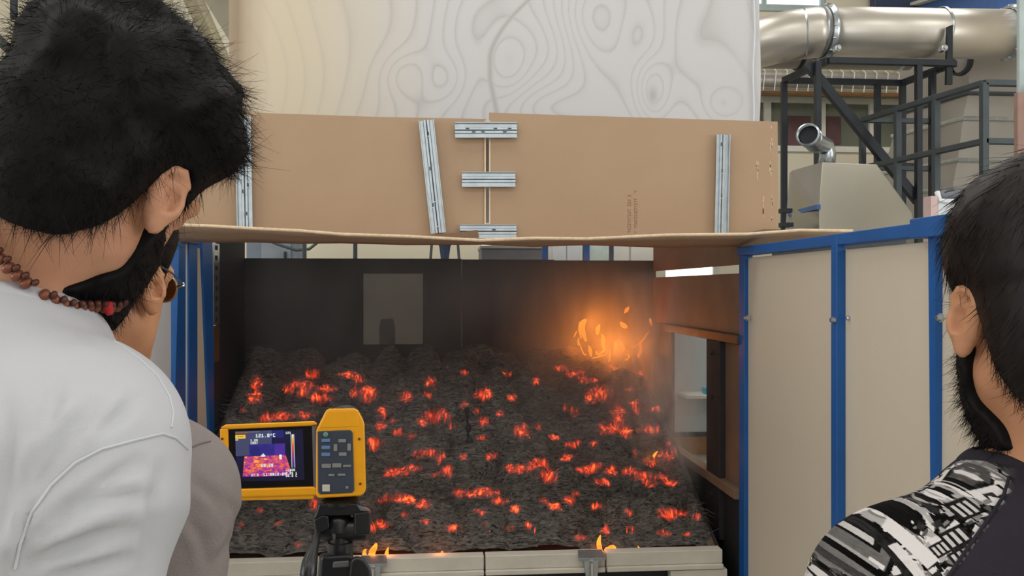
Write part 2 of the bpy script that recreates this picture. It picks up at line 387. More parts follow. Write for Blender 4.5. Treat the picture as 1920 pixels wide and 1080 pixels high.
# stainless extraction hood in front of the frame
t = thing('extraction_hood', 'bare stainless steel extraction hood with slanted sides behind the cardboard', 'hood', (2.8, 6.3, 0))
h = [PY(1536, 440, 6.1), PY(1713, 440, 6.1), PY(1712, 400, 6.1), PY(1645, 308, 6.25), PY(1541, 304, 6.25), PY(1536, 392, 6.1)]
fl_ = [PY(1476, 440, 6.75), PY(1479, 402, 6.75), PY(1485, 320, 6.75)]
bk = 7.0
part('front_plate', M['hoodmetal'], t, lambda b: b.prism(h, [v + Vector((0, .5, 0)) for v in h]), bevel=.01)
part('side_plate', M['ductgrey'], t, lambda b: b.prism([h[0], h[5], h[4], fl_[2], fl_[1], fl_[0]], [v + Vector((.03, .12, 0)) for v in (h[0], h[5], h[4], fl_[2], fl_[1], fl_[0])]))
part('edge_strip', M['blue_beam'], t, lambda b: b.bar(fl_[1] + Vector((0, -.02, 0)), PY(1535, 388, 6.08), .03, .035))
part('base', M['rail_grey'], t, lambda b: b.box((h[0].x, 6.2, 0), (h[1].x, 7.0, h[0].z)))
part('rubber_block', M['black_steel'], t, lambda b: b.box(PY(1466, 425, 6.3), PY(1478, 419, 6.4)))
part('rubber_block', M['black_steel'], t, lambda b: b.box(PY(1466, 398, 6.3), PY(1476, 393, 6.4)))
t = thing('elbow_pipe', 'shiny flexible pipe elbow with a dark open mouth standing on the extraction hood', 'pipe', PY(1545, 304, 6.5))
pc = PY(1514, 252, 6.35); dirm = Vector((-.55, -.75, .05)).normalized()
path = [pc, pc - dirm * .10, pc - dirm * .17 + Vector((.02, 0, -.03)), PY(1549, 275, 6.55), PY(1552, 290, 6.55), PY(1550, 310, 6.55)]
part('elbow', M['galv'], t, lambda b: b.tube(path, [.078, .078, .075, .066, .062, .062], 24, cap=False), smooth='auto', solid=.004)
part('clamp_ring', M['galv'], t, lambda b: b.lathe([(.078, -.02), (.09, -.012), (.09, .012), (.078, .02)], pc - dirm * .02, dirm, 24, cap=False), smooth='auto')
part('clamp_ring', M['galv'], t, lambda b: b.lathe([(.076, -.01), (.088, 0), (.076, .01)], pc - dirm * .11, dirm, 24, cap=False), smooth='auto')
part('dark_inside', M['black_steel'], t, lambda b: b.lathe([(.07, -.06), (.07, -.055)], pc, dirm, 24))

# white machine housing behind the chamber's right wall
t = thing('machine_cabinet', 'white machine cabinet behind the blue rail with a bag lying on top', 'cabinet', (2.4, 3.7, 0))
c0, c1 = PY(1757, 372, 3.7), PY(1850, 372, 3.7)
part('body', M['panel_white'], t, lambda b: b.box((c0.x, 3.7, 0), (c1.x + .1, 3.78, c0.z)), bevel=.01)
part('end_strip', mat('pale_strip', rgb(196, 170, 168), 0.5), t, lambda b: b.box((c0.x - .035, 3.69, 0), (c0.x - .004, 3.75, c0.z + .01)))
rim = [PY(1757, 360, 3.72), PY(1762, 376, 3.7), PY(1780, 379, 3.7), PY(1812, 374, 3.7), PY(1813, 356, 3.7)]
part('tray_rim', M['panel_white'], t, lambda b: b.tube(rim, .012, 8), smooth='auto')
t = thing('tool_bag', 'flat grey bag lying in the white tray on the machine cabinet', 'bag', PY(1785, 372, 3.8))
part('bag_body', mat('bag_fabric', rgb(110, 114, 122), 0.8, bump=.3), t, lambda b: b.tube([PY(1763, 368, 3.8), PY(1770, 366, 3.82), PY(1790, 367, 3.84), PY(1806, 366, 3.85), PY(1811, 367, 3.85)], [.012, .026, .028, .022, .01], 14), smooth='auto')
part('bag_handle', M['black_plastic'], t, lambda b: b.tube([PY(1770, 363, 3.8), PY(1776, 358, 3.8), PY(1788, 358, 3.82), PY(1795, 362, 3.82)], .005, 6), smooth='auto')

# column at the right edge
t = thing('steel_column', 'steel column at the right edge, pale green above and brown below', 'column', (3.25, 5.0, 0))
c = PY(1911, 175, 5.0); c2 = PY(1900, 175, 4.94)
part('upper_shaft', M['grey_col'], t, lambda b: b.box((c.x, 5.0, c.z), (c.x + .2, 5.03, 6.9)), bevel=.008)
part('lower_shaft', M['brown_col'], t, lambda b: b.box((c2.x, 4.9, 0), (c2.x + .3, 4.94, c2.z)), bevel=.008)
part('splice_plate', M['galv'], t, lambda b: b.box((c.x - .012, 4.88, c.z - .03), (c.x + .2, 4.9, c.z + .05)), bevel=.004)
# crane runway beam top right
t = thing('crane_beam', 'blue and white crane runway beam high up under the ceiling', 'beam', (5, 9, 5.6))
a, b_ = PY(1745, 30, 11.0), PY(1885, -6, 9.2); ex = (b_ - a)
part('web', M['blue_beam'], t, lambda b: b.bar(a - ex * .2, b_ + ex * .6, .06, .34))
part('flange', M['white_frame'], t, lambda b: b.bar(a - ex * .2 + Vector((0, 0, .2)), b_ + ex * .6 + Vector((0, 0, .2)), .3, .04))
part('flange', M['white_frame'], t, lambda b: b.bar(a - ex * .2 + Vector((0, 0, -.2)), b_ + ex * .6 + Vector((0, 0, -.2)), .3, .04))
t = thing('roof_panel', 'dark navy ventilation panel high on the far wall above the silver duct', 'panel', PY(1680, 2, 11.4))
part('face', M['navy'], t, lambda b: b.box(PY(1640, 12, 11.3), PY(1727, -60, 11.45)), bevel=.02)

# ---- left background: roof steel --------------------------------------------------------------
for k, (p, q, w_, h_, lab) in enumerate((((345, -40, 7.5), (470, 230, 10.8), .12, .16, 'beige sloping roof strut, lower of the two beside the white sheet'),
                                     ((382, -60, 7.5), (500, 150, 10.8), .3, .05, 'broad pale roof strut, upper of the two beside the white sheet'),
                                     ((-60, 20, 7.0), (120, 190, 10.5), .05, .08, 'thin dark cable tray sloping behind the black-haired man'),)):
    t = thing('roof_strut' if k < 2 else 'cable_tray', lab, 'strut' if k < 2 else 'cable tray', PY(*p))
    part('bar', M['beige_steel'] if k == 0 else (M['white_frame'] if k == 1 else M['rail_grey']), t, lambda b: b.bar(PY(*p), PY(*q), w_, h_), bevel=.006)
    part('fixing_plate', M['galv'], t, lambda b: b.box(PY(*q) - Vector((.1, .02, .1)), PY(*q) + Vector((.1, .02, .1))))
t = thing('hanging_lamp_rod', 'short dark rod hanging in the top left corner', 'rod', PY(25, 30, 6.5))
p, q = PY(26, -200, 6.5), PY(26, 36, 6.5)
part('rod', M['black_steel'], t, lambda b: b.bar(p, q, .045, .03), bevel=.004)
part('ceiling_plate', M['black_steel'], t, lambda b: b.box((p.x - .06, p.y - .06, p.z), (p.x + .06, p.y + .06, 6.99)))

# ---- behind the chamber (seen through the slot above its back panel) --------------------------------
def back_item(name, lab, cat, px0, px1, top, Y, m, depth=.4, group=None):
    t = thing(name, lab, cat, (PY((px0 + px1) / 2, 470, Y).x, Y, 0), group)
    a, b_ = PY(px0, top, Y), PY(px1, top, Y)
    part('body', m, t, lambda b: b.box((a.x, Y, 0), (b_.x, Y + depth, a.z)), bevel=.006)
    return t, a, b_
for k, (a, b_, m, lab) in enumerate(((567, 573, 'rail_grey', 'thin grey post behind the chamber, second from the left'), (662, 669, 'rail_grey', 'thin grey post behind the chamber, alone in the cream slot'),
        (1017, 1028, 'blue', 'blue post behind the chamber beside the long grey cabinet'), (1094, 1106, 'blue', 'broad blue post behind the chamber, middle of three'), (1144, 1151, 'navy', 'dark slim post behind the chamber, rightmost of three'))):
    t, p, q = back_item('rear_post', lab, 'post', a, b_, 300, 7.0, M[m], .06)
    part('foot_plate', M['rail_grey'], t, lambda b: b.box((p.x - .05, 6.95, 0), (q.x + .05, 7.11, .012)))
t, p, q = back_item('control_cabinet', 'blue-grey control cabinet with a cable loop behind the chamber', 'cabinet', 462, 558, 440, 8.2, mat('cabinet_bluegrey', rgb(120, 132, 146), .5, var=.08), .5)
dr_ = part('door', mat('cabinet_door', rgb(142, 152, 164), .5), t, lambda b: b.box((p.x + .14, 8.18, .1), (q.x - .06, 8.2, p.z - .02)), bevel=.006)
part('handle', M['black_steel'], dr_, lambda b: b.box((q.x - .12, 8.15, p.z - .3), (q.x - .10, 8.18, p.z - .16)), bevel=.003)
part('cable_loop', M['rail_grey'], t, lambda b: b.tube([PY(480, 440, 8.1), PY(520, 458, 8.05), PY(555, 469, 8.05), PY(580, 467, 8.1), PY(595, 455, 8.1), PY(600, 430, 8.15)], .014, 8), smooth='auto')
t, p, q = back_item('long_cabinet', 'long low grey cabinet behind the chamber in the middle of the slot', 'cabinet', 903, 1017, 466, 8.0, M['grey_plastic'], .6)
part('lid', M['ductgrey'], t, lambda b: b.box((p.x - .01, 7.98, p.z), (q.x + .01, 8.6, p.z + .03)), bevel=.006)
t, p, q = back_item('white_locker', 'tall white locker behind the chamber between the blue posts', 'locker', 1030, 1092, 380, 9.0, M['whitewall'], .5)
part('door', M['panel_white'], t, lambda b: b.box((p.x + .03, 8.98, .1), ((p.x + q.x) / 2, 9.0, p.z - .05)), bevel=.004)
part('door', M['panel_white'], t, lambda b: b.box(((p.x + q.x) / 2 + .01, 8.98, .1), (q.x - .03, 9.0, p.z - .05)), bevel=.004)
t, p, q = back_item('glass_screen', 'pale green glass screen behind the chamber right of the broad blue post', 'screen', 1107, 1143, 380, 9.2, mat('pale_green', rgb(196, 212, 206), .3), .05)
part('frame', M['galv'], t, lambda b: b.box((p.x - .02, 9.18, 0), (p.x, 9.26, p.z)))
t, p, q = back_item('white_partition', 'plain off-white partition behind the chamber at the right end of the slot', 'partition', 1150, 1225, 360, 9.4, M['whitewall'], .08)
part('joint_strip', M['ductgrey'], t, lambda b: b.box(((p.x * .6 + q.x * .4), 9.392, 0), ((p.x * .6 + q.x * .4) + .015, 9.4, p.z)))
t = thing('spool_stand', 'dark funnel-shaped stand with two thin legs behind the chamber', 'stand', (PY(834, 470, 7.6).x, 7.6, 0))
p = PY(834, 452, 7.6)
part('funnel', M['navy'], t, lambda b: b.lathe([(.02, -1.2), (.03, -.2), (.05, -.05), (.09, .05), (.09, .4)], p, (0, 0, 1), 16), smooth='auto')
for dx in (-.22, .22):
    part('leg', M['rail_grey'], t, lambda b: b.tube([p + Vector((dx * .5, 0, .05)), (p.x + dx * 1.2, 7.5, 0)], .012, 8), smooth='auto')
t = thing('fluorescent_lamp', 'short lit fluorescent lamp far behind the chamber above the long grey cabinet', 'lamp', PY(920, 460, 10.5))
part('tube', mat('lamp_glow', (1, .98, .92), .4, emit=2.5, var=.01), t, lambda b: b.tube([PY(903, 459, 10.5), PY(936, 459, 10.5)], .045, 12), smooth='auto')
part('housing', M['white_frame'], t, lambda b: b.bar(PY(900, 452, 10.55), PY(939, 452, 10.55), .1, .06))
part('hanger', M['rail_grey'], t, lambda b: b.bar(PY(920, 450, 10.55), (PY(920, 450, 10.55).x, 10.55, 6.99), .012))

# ---- beyond the right opening -----------------------------------------------------------------
t = thing('white_partition', 'blue-white partition board seen through the opening in the chamber side', 'partition', (2.8, 7.6, 0))
a, b_ = PY(1190, 812, 7.6), PY(1420, 812, 7.6)
part('board', mat('bluish_board', rgb(214, 222, 224), .5, var=.03, scale=1), t, lambda b: b.box((a.x, 7.6, a.z), (b_.x + .5, 7.66, a.z + 1.05)), bevel=.004)
part('kick_strip', M['rail_grey'], t, lambda b: b.box((a.x, 7.58, PY(1300, 818, 7.6).z), (b_.x + .5, 7.68, a.z)))
part('plinth', M['copper_pipe'], t, lambda b: b.box((a.x, 7.62, 0), (b_.x + .5, 7.7, PY(1300, 818, 7.6).z)))
t = thing('wall_shelf', 'thin white shelf fixed to the partition beyond the chamber opening', 'shelf', PY(1310, 740, 7.45))
s0, s1 = PY(1278, 741, 7.45), PY(1380, 741, 7.45)
part('shelf_board', M['white_frame'], t, lambda b: b.box((s0.x, 7.3, s0.z - .015), (s1.x, 7.6, s0.z + .015)), bevel=.004)
part('bracket', M['galv'], t, lambda b: b.bar((s0.x + .2, 7.59, s0.z - .015), (s0.x + .2, 7.4, s0.z - .015), .02))
t = thing('cyan_box', 'small cyan box standing on the thin white shelf', 'box', PY(1326, 736, 7.4))
b0 = PY(1320, 727, 7.4)
part('box_body', M['cup'], t, lambda b: b.box((b0.x, 7.36, s0.z + .015), (b0.x + .09, 7.46, b0.z)), bevel=.004)
part('label_band', M['panel_white'], t, lambda b: b.box((b0.x + .02, 7.358, s0.z + .035), (b0.x + .06, 7.36, s0.z + .05)))
t = thing('bright_lightbox', 'bright white lamp seen through the slit in the chamber right wall', 'lamp', PX(1290, 507, 2.4))
p0, p1 = PX(1248, 512, 2.4), PX(1326, 498, 2.4)
part('diffuser', mat('lightbox_glow', (1, .97, .9), .4, emit=2.0, var=.01), t, lambda b: b.box((2.4, p1.y, p0.z - .08), (2.44, p0.y, p1.z + .12)))
part('housing', M['white_frame'], t, lambda b: b.box((2.44, p1.y - .05, p0.z - .12), (2.5, p0.y + .05, p1.z + .16)))
part('stand', M['rail_grey'], t, lambda b: b.box((2.45, (p0.y + p1.y) / 2 - .02, 0), (2.49, (p0.y + p1.y) / 2 + .02, p0.z - .1)))
# ------------------------------------------------------------------ the fire test chamber (frame, panels, rails)
XR, XL, YB = 1.38, -1.20, 5.42
t = thing('fire_test_chamber', 'fire test chamber with blue steel posts and pale side panels around the burning bed', 'test chamber', (0.1, 4.0, 0))
CH = t
ptop = 1.655
# right wall, from the opening toward the photographer
yr = lambda px: PX(px, 540, XR).y
yl = lambda px: PX(px, 540, XL).y
ys = [yr(1400), yr(1580), yr(1760), 1.55]
for i in range(3):
    part('side_panel', M['panel'], t, lambda b: b.box((XR, ys[i + 1] + .006, 0.02), (XR + .02, ys[i] - .006, ptop - .004 * i)), bevel=.002)
part('top_rail', M['blue'], t, lambda b: b.box((XR - .03, ys[2] + .05, 1.666), (XR + .03, ys[0] + .04, 1.705)), bevel=.003)
part('top_rail', M['blue'], t, lambda b: b.box((XR - .045, 1.55, 1.660), (XR + .03, ys[2] + .07, 1.716)), bevel=.003)
part('frame_post', M['blue'], t, lambda b: b.box((XR - .018, ys[0] - .02, 0), (XR + .022, ys[0] + .05, 1.70)), bevel=.003)
part('frame_post', M['blue'], t, lambda b: b.box((XR - .032, ys[1] - .022, 0), (XR + .0, ys[1] + .022, 1.705)), bevel=.003)
part('frame_post', M['blue'], t, lambda b: b.hexa([(XR - .012, ys[2] - .009, 0), (XR - .002, ys[2] - .009, 0), (XR - .002, ys[2] + .006, 0), (XR - .012, ys[2] + .006, 0), (XR - .022, ys[2] - .02, 1.69), (XR + .0, ys[2] - .02, 1.69), (XR + .0, ys[2] + .015, 1.69), (XR - .022, ys[2] + .015, 1.69)]))
part('frame_post', M['blue'], t, lambda b: b.box((XR - .032, 1.55, 0), (XR + .0, 1.59, 1.705)), bevel=.003)
for px_, py_, X_ in ((1565, 600, XR - .034), (1766, 596, XR - .03), (1402, 596, XR - .018)):
    c = PX(px_, py_, X_)
    part('bolt', M['galv'], t, lambda b: b.lathe([(.012, 0), (.012, .008), (.007, .009), (.007, .016)], c, (-1, 0, 0), 6))
part('bolt', M['galv'], t, lambda b: b.lathe([(.009, 0), (.009, .008), (.005, .012)], PX(1593, 596, XR), (-1, 0, 0), 6))
# right wall inside the chamber: browned boards round an opening
yo0, yo1 = yr(1335), yr(1259)
part('upper_strip', M['panel_brown'], t, lambda b: b.box((XR + .001, 3.87, 1.69), (XR + .02, YB, 1.86)), bevel=.002)
part('upper_strip', M['panel_brown'], t, lambda b: b.box((XR, ys[0] + .05, 1.628), (XR + .02, YB, 1.705)), bevel=.002)
part('upper_board', M['panel_brown'], t, lambda b: b.box((XR, ys[0] + .05, 1.306), (XR + .02, YB, 1.588)), bevel=.002)
part('opening_rail', M['copper'], t, lambda b: b.box((XR - .03, ys[0] + .05, 1.262), (XR + .02, yo1 + .07, 1.304)), bevel=.004)
part('opening_post', M['soot'], t, lambda b: b.box((XR - .03, yr(1360), .3), (XR + .02, yo0, 1.262)), bevel=.004)
part('lower_board', M['panel_brown'], t, lambda b: b.box((XR, ys[0] + .05, .58), (XR + .02, yr(1360), 1.262)), bevel=.002)
part('rear_board', M['soot'], t, lambda b: b.box((XR, yo1, .0), (XR + .02, YB, 1.306)), bevel=.002)
part('opening_sill', M['board_dark'], t, lambda b: b.box((XR - .04, ys[0] + .05, .555), (XR + .02, yo1, .60)), bevel=.004)
part('base_board', M['soot'], t, lambda b: b.box((XR - .005, ys[0] + .05, 0), (XR + .02, yo1, .555)), bevel=.002)
for y_, z_ in ((yr(1347), .98), (yr(1347), .5), (yr(1347), 1.2)):
    part('bolt', M['soot'], t, lambda b: b.lathe([(.012, 0), (.012, .008), (.006, .012)], (XR - .03, y_, z_), (-1, 0, 0), 6))
# left wall
part('side_panel', M['panel_white'], t, lambda b: b.box((XL - .03, 2.2, .02), (XL - .01, yl(325), 1.80)), bevel=.002)
part('frame_post', M['blue'], t, lambda b: b.hexa([(XL - .04, yl(316), 0), (XL, yl(316), 0), (XL, yl(348), 0), (XL - .04, yl(348), 0), (XL - .04, yl(337), 1.80), (XL, yl(337), 1.80), (XL, yl(348), 1.80), (XL - .04, yl(348), 1.80)]))
part('infill_strip', M['panel_white'], t, lambda b: b.box((XL - .03, yl(346), .02), (XL - .004, yl(357), 1.80)))
part('frame_post', M['blue'], t, lambda b: b.box((XL - .03, yl(353), 0), (XL + .004, yl(369), 1.74)), bevel=.003)
part('corner_block', M['blue'], t, lambda b: b.box((XL - .06, yl(343), 1.735), (XL + .012, yl(370), 1.81)), bevel=.003)
part('side_panel', M['panel'], t, lambda b: b.box((XL - .02, yl(369), .02), (XL, yl(398), 1.72)), bevel=.002)
part('frame_post', M['blue'], t, lambda b: b.hexa([(XL - .02, yl(395), 0.3), (XL + .012, yl(395), 0.3), (XL + .012, yl(400), 0.3), (XL - .02, yl(400), 0.3), (XL - .02, yl(374), 1.76), (XL + .012, yl(374), 1.76), (XL + .012, yl(394), 1.76), (XL - .02, yl(394), 1.76)]))
ps_ = part('perforated_strip', M['galv'], t, lambda b: b.box((XL - .02, yl(400), 1.32), (XL + .002, yl(411), 1.76)))
for k in range(8):
    z_ = 1.34 + k * .055
    part('slot', M['soot'], ps_, lambda b: b.box((XL + .002, yl(403), z_), (XL + .004, yl(407), z_ + .025)))
part('heat_stain_board', M['copper'], t, lambda b: b.box((XL - .02, yl(400), 1.12), (XL + .002, yl(411), 1.315)))
part('left_board', M['soot_blue'], t, lambda b: b.box((XL - .02, yl(411), 0), (XL, YB, 1.84)), bevel=.002)
part('left_board', M['soot'], t, lambda b: b.box((XL - .02, yl(400), 0), (XL, yl(411), 1.118)), bevel=.002)
# back wall of sooty boards with a clouded window
bt = PY(800, 485, YB).z
w0, w1 = PY(681, 646, YB), PY(793, 513, YB)
xs_ = [XL - .02, PY(866, 500, YB).x, PY(1040, 500, YB).x, XR + .02]
def backboard(b):
    b.box((xs_[0], YB, 0), (w0.x, YB + .02, bt)); b.box((w1.x, YB, 0), (xs_[1] - .0005, YB + .02, bt))
    b.box((w0.x, YB, 0), (w1.x, YB + .02, w0.z)); b.box((w0.x, YB, w1.z), (w1.x, YB + .02, bt))
part('back_board', M['soot'], t, backboard)
for i in (1, 2):
    part('back_board', M['soot'], t, lambda b: b.box((xs_[i] + .0005, YB + .002, 0), (xs_[i + 1] - .0005, YB + .02, bt - .004 * i)), bevel=.002)
M['cloudy_glass'], nt, bs = new_mat('sooted_glass')
bs.inputs['Base Color'].default_value = (*rgb(104, 102, 98), 1); bs.inputs['Roughness'].default_value = .3
tr = N(nt, 'ShaderNodeBsdfTransparent'); tr.inputs[0].default_value = (.55, .54, .54, 1); mx = N(nt, 'ShaderNodeMixShader'); mx.inputs[0].default_value = .45
nt.links.new(tr.outputs[0], mx.inputs[1]); nt.links.new(bs.outputs[0], mx.inputs[2]); nt.links.new(mx.outputs[0], nt.nodes['Material Output'].inputs[0])
part('window_pane', M['cloudy_glass'], t, lambda b: b.box((w0.x, YB + .006, w0.z), (w1.x, YB + .012, w1.z)))
tb = thing('bollard', 'dark post standing behind the clouded window of the chamber', 'post', (PY(726, 600, 5.9).x, 5.9, 0))
c = PY(726, 598, 5.9)
part('shaft', M['black_steel'], tb, lambda b: b.lathe([(.1, 0), (.055, .03), (.055, c.z - .05), (.04, c.z)], (c.x, 5.9, 0), (0, 0, 1), 16), smooth='auto')

# ------------------------------------------------------------------ the sloped burning bed
BX0, BX1, BY0, BY1, BZ0 = -1.18, 1.275, 3.865, 5.37, .315
SL = (EYE - 145 / 1600 * 5.37 - BZ0) / (BY1 - BY0)
def bedz(y): return BZ0 + SL * (y - BY0)
def on_bed(px, py, lift=0.03):
    r = ray(px, py); s = (EYE - BZ0 - lift + SL * BY0) / (SL * r.y - r.z); return Vector((0, 0, EYE)) + r * s
t = thing('sloped_burn_table', 'tilted steel burn table under the glowing fuel with trestle legs', 'table', (0, 4.6, 0))
def slab(b, x0, x1, d0, d1, y0=BY0 - .01, y1=BY1):
    b.hexa([(x0, y0, bedz(y0) + d0), (x1, y0, bedz(y0) + d0), (x1, y1, bedz(y1) + d0), (x0, y1, bedz(y1) + d0), (x0, y0, bedz(y0) + d1), (x1, y0, bedz(y0) + d1), (x1, y1, bedz(y1) + d1), (x0, y1, bedz(y1) + d1)])
part('deck', M['board_dark'], t, lambda b: slab(b, BX0, BX1 + .02, -.08, -.05), bevel=.003)
part('side_plate', M['soot'], t, lambda b: slab(b, BX1 + .005, BX1 + .02, -.10, .012), bevel=.002)
part('side_plate', M['soot'], t, lambda b: slab(b, BX0 - .015, BX0 - .003, -.10, .0), bevel=.002)
part('ash_crust', mat('straw_ash', rgb(96, 84, 62), .9, var=.35, scale=40, bump=.5), t, lambda b: slab(b, BX1 - .03, BX1 + .004, -.05, .006))
for x in (BX0 + .1, BX1 - .1):
    for y in (BY0 + .15, BY1 - .12):
        part('leg', M['black_steel'], t, lambda b: b.box((x - .03, y - .03, 0), (x + .03, y + .03, bedz(y) - .08)), bevel=.003)
part('front_apron', M['soot'], t, lambda b: b.box((BX0, BY0 - .03, .02), (1.12, BY0 - .012, .245)), bevel=.002)

emb = [(481,722,9,16),(478,745,14,10),(565,722,22,7),(585,702,13,8),(570,735,10,8),(540,730,8,7),(610,728,20,5),(650,702,17,5),(672,710,10,5),(600,745,22,7),(690,740,16,14),
 (525,780,24,7),(570,778,18,6),(500,786,12,5),(760,745,11,9),(806,716,10,9),(802,742,9,6),(818,780,23,12),(790,790,10,6),(908,740,13,9),(868,698,8,4),(905,790,9,8),(893,770,5,4),(978,808,13,11),(1048,690,14,5),(1080,700,20,6),
 (1100,712,16,5),(1128,738,20,13),(1108,745,12,10),(1222,718,8,16),(1215,690,6,6),(1075,772,9,7),(1060,765,6,6),(1160,772,12,9),(1195,770,6,9),(1190,755,8,5),(1232,768,16,5),(1145,802,20,12),(1172,810,14,9),(1160,785,10,8),(1215,805,18,7),
 (1075,832,13,5),(1112,832,8,4),(1065,857,14,5),(1190,850,4,9),(1268,845,12,7),(1245,855,16,6),(1222,866,14,7),(1210,862,8,5),(802,850,22,7),(820,858,10,5),(748,884,22,8),(775,878,12,6),(735,890,12,5),(838,882,12,10),(815,890,9,4),(868,855,7,5),(905,790,9,7),(920,855,12,5),
 (975,880,24,6),(1010,870,18,8),(955,876,10,6),(1028,893,15,12),(1100,880,18,6),(1120,874,10,5),(1145,882,11,8),(1180,884,16,5),(1205,892,20,7),(1220,905,12,6),(1240,894,10,4),(1255,905,14,5),(740,932,20,6),(720,938,12,5),(768,938,12,6),(793,946,10,7),(860,925,12,7),(905,922,26,7),(885,928,18,6),(935,938,12,6),(965,955,8,5),
 (1067,940,10,7),(1022,940,6,5),(1040,950,14,6),(1265,962,22,6),(1250,968,14,5),(1240,958,8,5),(1305,968,7,5),(715,984,15,6),(700,990,10,5),(800,978,9,4),(850,988,12,4),(910,982,8,5),(955,990,9,4),(990,985,7,5),(487,957,6,5),(520,983,6,4),(590,945,10,10),(450,985,5,4),(560,1022,8,4),(490,1050,6,4),(470,800,5,4),
 (1088,1008,10,4),(1185,992,8,5),(1135,997,6,4),(1245,1000,10,4),(1290,1002,9,3),(1000,1034,4,4),(1092,1038,3,5),(1240,750,7,5),(1330,690,0,0),(700,830,14,6),(715,800,10,6),(735,790,8,5),(720,772,10,8),(700,840,10,5),(745,810,10,5),(770,818,8,5),(640,900,10,8),(455,770,4,3),(665,735,8,5),(950,700,9,4),(1005,715,8,5),(960,745,9,6),(1010,800,8,6),(1040,820,10,4),(905,820,10,5),(940,775,8,4),(870,760,7,6),(850,800,8,5),
 (1180,730,9,5),(1200,700,8,4),(1150,690,10,4),(1265,800,6,5),(1255,830,6,4),(1130,905,14,5),(1080,925,8,4),(900,960,10,4),(1120,950,10,4),(1180,960,9,4),(760,965,8,4),(680,960,10,6)]
NXb, NYb = 560, 420
gx = np.linspace(BX0, BX1, NXb + 1, dtype=np.float32); gy = np.linspace(BY0, BY1, NYb + 1, dtype=np.float32)
GX, GY = np.meshgrid(gx, gy); P2 = np.stack([GX, GY, 0 * GX], -1)
wob = P2 + .03 * np.stack([vnoise(P2, 9, 3), vnoise(P2, 9, 4), 0 * GX], -1)
def domes(sx, sy, seed, jit=.8):
    """rounded tufts: height of the nearest jittered mound, 0..1, and a random number per mound"""
    u = wob[..., 0] * sx; v = wob[..., 1] * sy; iu = np.floor(u); iv = np.floor(v); best = np.full_like(u, 9.0); rnd = np.zeros_like(u)
    for a in (-1, 0, 1):
        for b_ in (-1, 0, 1):
            cu, cv = iu + a, iv + b_
            def h(k): q = np.sin(cu * 127.1 + cv * 311.7 + k * 74.7 + seed) * 43758.5453; return q - np.floor(q)
            d = (u - cu - .5 - jit * (h(1) - .5)) ** 2 + (v - cv - .5 - jit * (h(2) - .5)) ** 2
            d = d / (.55 + .6 * h(3)); m_ = d < best; best = np.where(m_, d, best); rnd = np.where(m_, h(4), rnd)
    return np.sqrt((1 - best / .36).clip(0, 1)), rnd
d1, r1 = domes(4.3, 7.4, 1.0); d2, r2 = domes(10.5, 17.0, 5.0)
Hb = .118 * d1 * (.6 + .5 * r1) + .030 * d2 * (.4 + .6 * r2) + .014 * fbm(wob, 24, 3, 31) + .005 * vnoise(P2 * np.array([.6, 1.3, 1], dtype=np.float32), 110, 5) + .003 * vnoise(P2, 230, 6)
edge = np.minimum.reduce([(GX - BX0) / .05, (BX1 - GX) / .05, (GY - BY0) / .04, (BY1 - GY) / .05 + .6]).clip(0, 1)
Hb = (Hb + .012) * (.25 + .75 * edge)
# embers: glowing patches, granular, strongest in the middle of each patch
Em = np.zeros_like(GX)
gran = (vnoise(P2, 75, 41) * .6 + vnoise(P2, 150, 42) * .6 + .12)
big = fbm(P2, 16, 2, 44)
Zb = BZ0 + SL * (GY - BY0) + Hb
qy = GX * ST + GY * CT; PXg = 960 + FPX * (GX * CT - GY * ST) / qy; PYg = 540 - FPX * (Zb - EYE) / qy     # where each bit of fuel was measured on the photograph
PXg = PXg + 5 * vnoise(P2, 40, 45); PYg = PYg + 3 * vnoise(P2, 40, 46)
for (px, py, rx, ry) in emb:
    if rx == 0: continue
    d2 = ((PXg - px) / (rx * 1.15 + 1.5)) ** 2 + ((PYg - py) / (ry * 1.15 + 1.5)) ** 2
    Em = np.maximum(Em, np.exp(-d2 * .9) * (1 if rx > 9 else .85))
grain = (vnoise(P2, 120, 41) * .55 + vnoise(P2, 210, 42) * .6 + vnoise(P2, 55, 43) * .35)
soft = (Em * (1 + .5 * big) - .25).clip(0, 1)
Emg = np.where(soft > 0, (soft * .38 + (soft * 1.5).clip(0, 1) * (grain + .06).clip(0, 1) * 1.25), 0).clip(0, 1.25)
spark = ((vnoise(P2, 100, 51) > .93) & (fbm(P2, 5, 2, 52) > .05)) * .8
Emg = np.maximum(Emg, spark).astype(np.float32)
Zb = BZ0 + SL * (GY - BY0) + Hb
bm_ = bpy.data.meshes.new('burning_fuel')
V = np.stack([GX, GY, Zb], -1).reshape(-1, 3)
i0 = (np.arange(NYb)[:, None] * (NXb + 1) + np.arange(NXb)[None, :]).reshape(-1)
Q = np.stack([i0, i0 + 1, i0 + NXb + 2, i0 + NXb + 1], -1)
np_mesh(bm_, V, Q)
bm_.attributes.new('ember', 'FLOAT', 'POINT').data.foreach_set('value', Emg.ravel())
m, nt, bs = new_mat('charred_fuel')
at = N(nt, 'ShaderNodeAttribute', attribute_name='ember'); tc = N(nt, 'ShaderNodeTexCoord')
mp = N(nt, 'ShaderNodeMapping'); mp.inputs['Scale'].default_value = (22, 120, 80); mp.inputs['Rotation'].default_value = (0, 0, .12)
nz = N(nt, 'ShaderNodeTexNoise'); nz.inputs['Scale'].default_value = 1.0; nz.inputs['Detail'].default_value = 6; nz.inputs['Distortion'].default_value = 1.2
nt.links.new(tc.outputs['Object'], mp.inputs[0]); nt.links.new(mp.outputs[0], nz.inputs['Vector'])
rp = N(nt, 'ShaderNodeValToRGB'); rp.color_ramp.elements[0].position = .30; rp.color_ramp.elements[1].position = .75
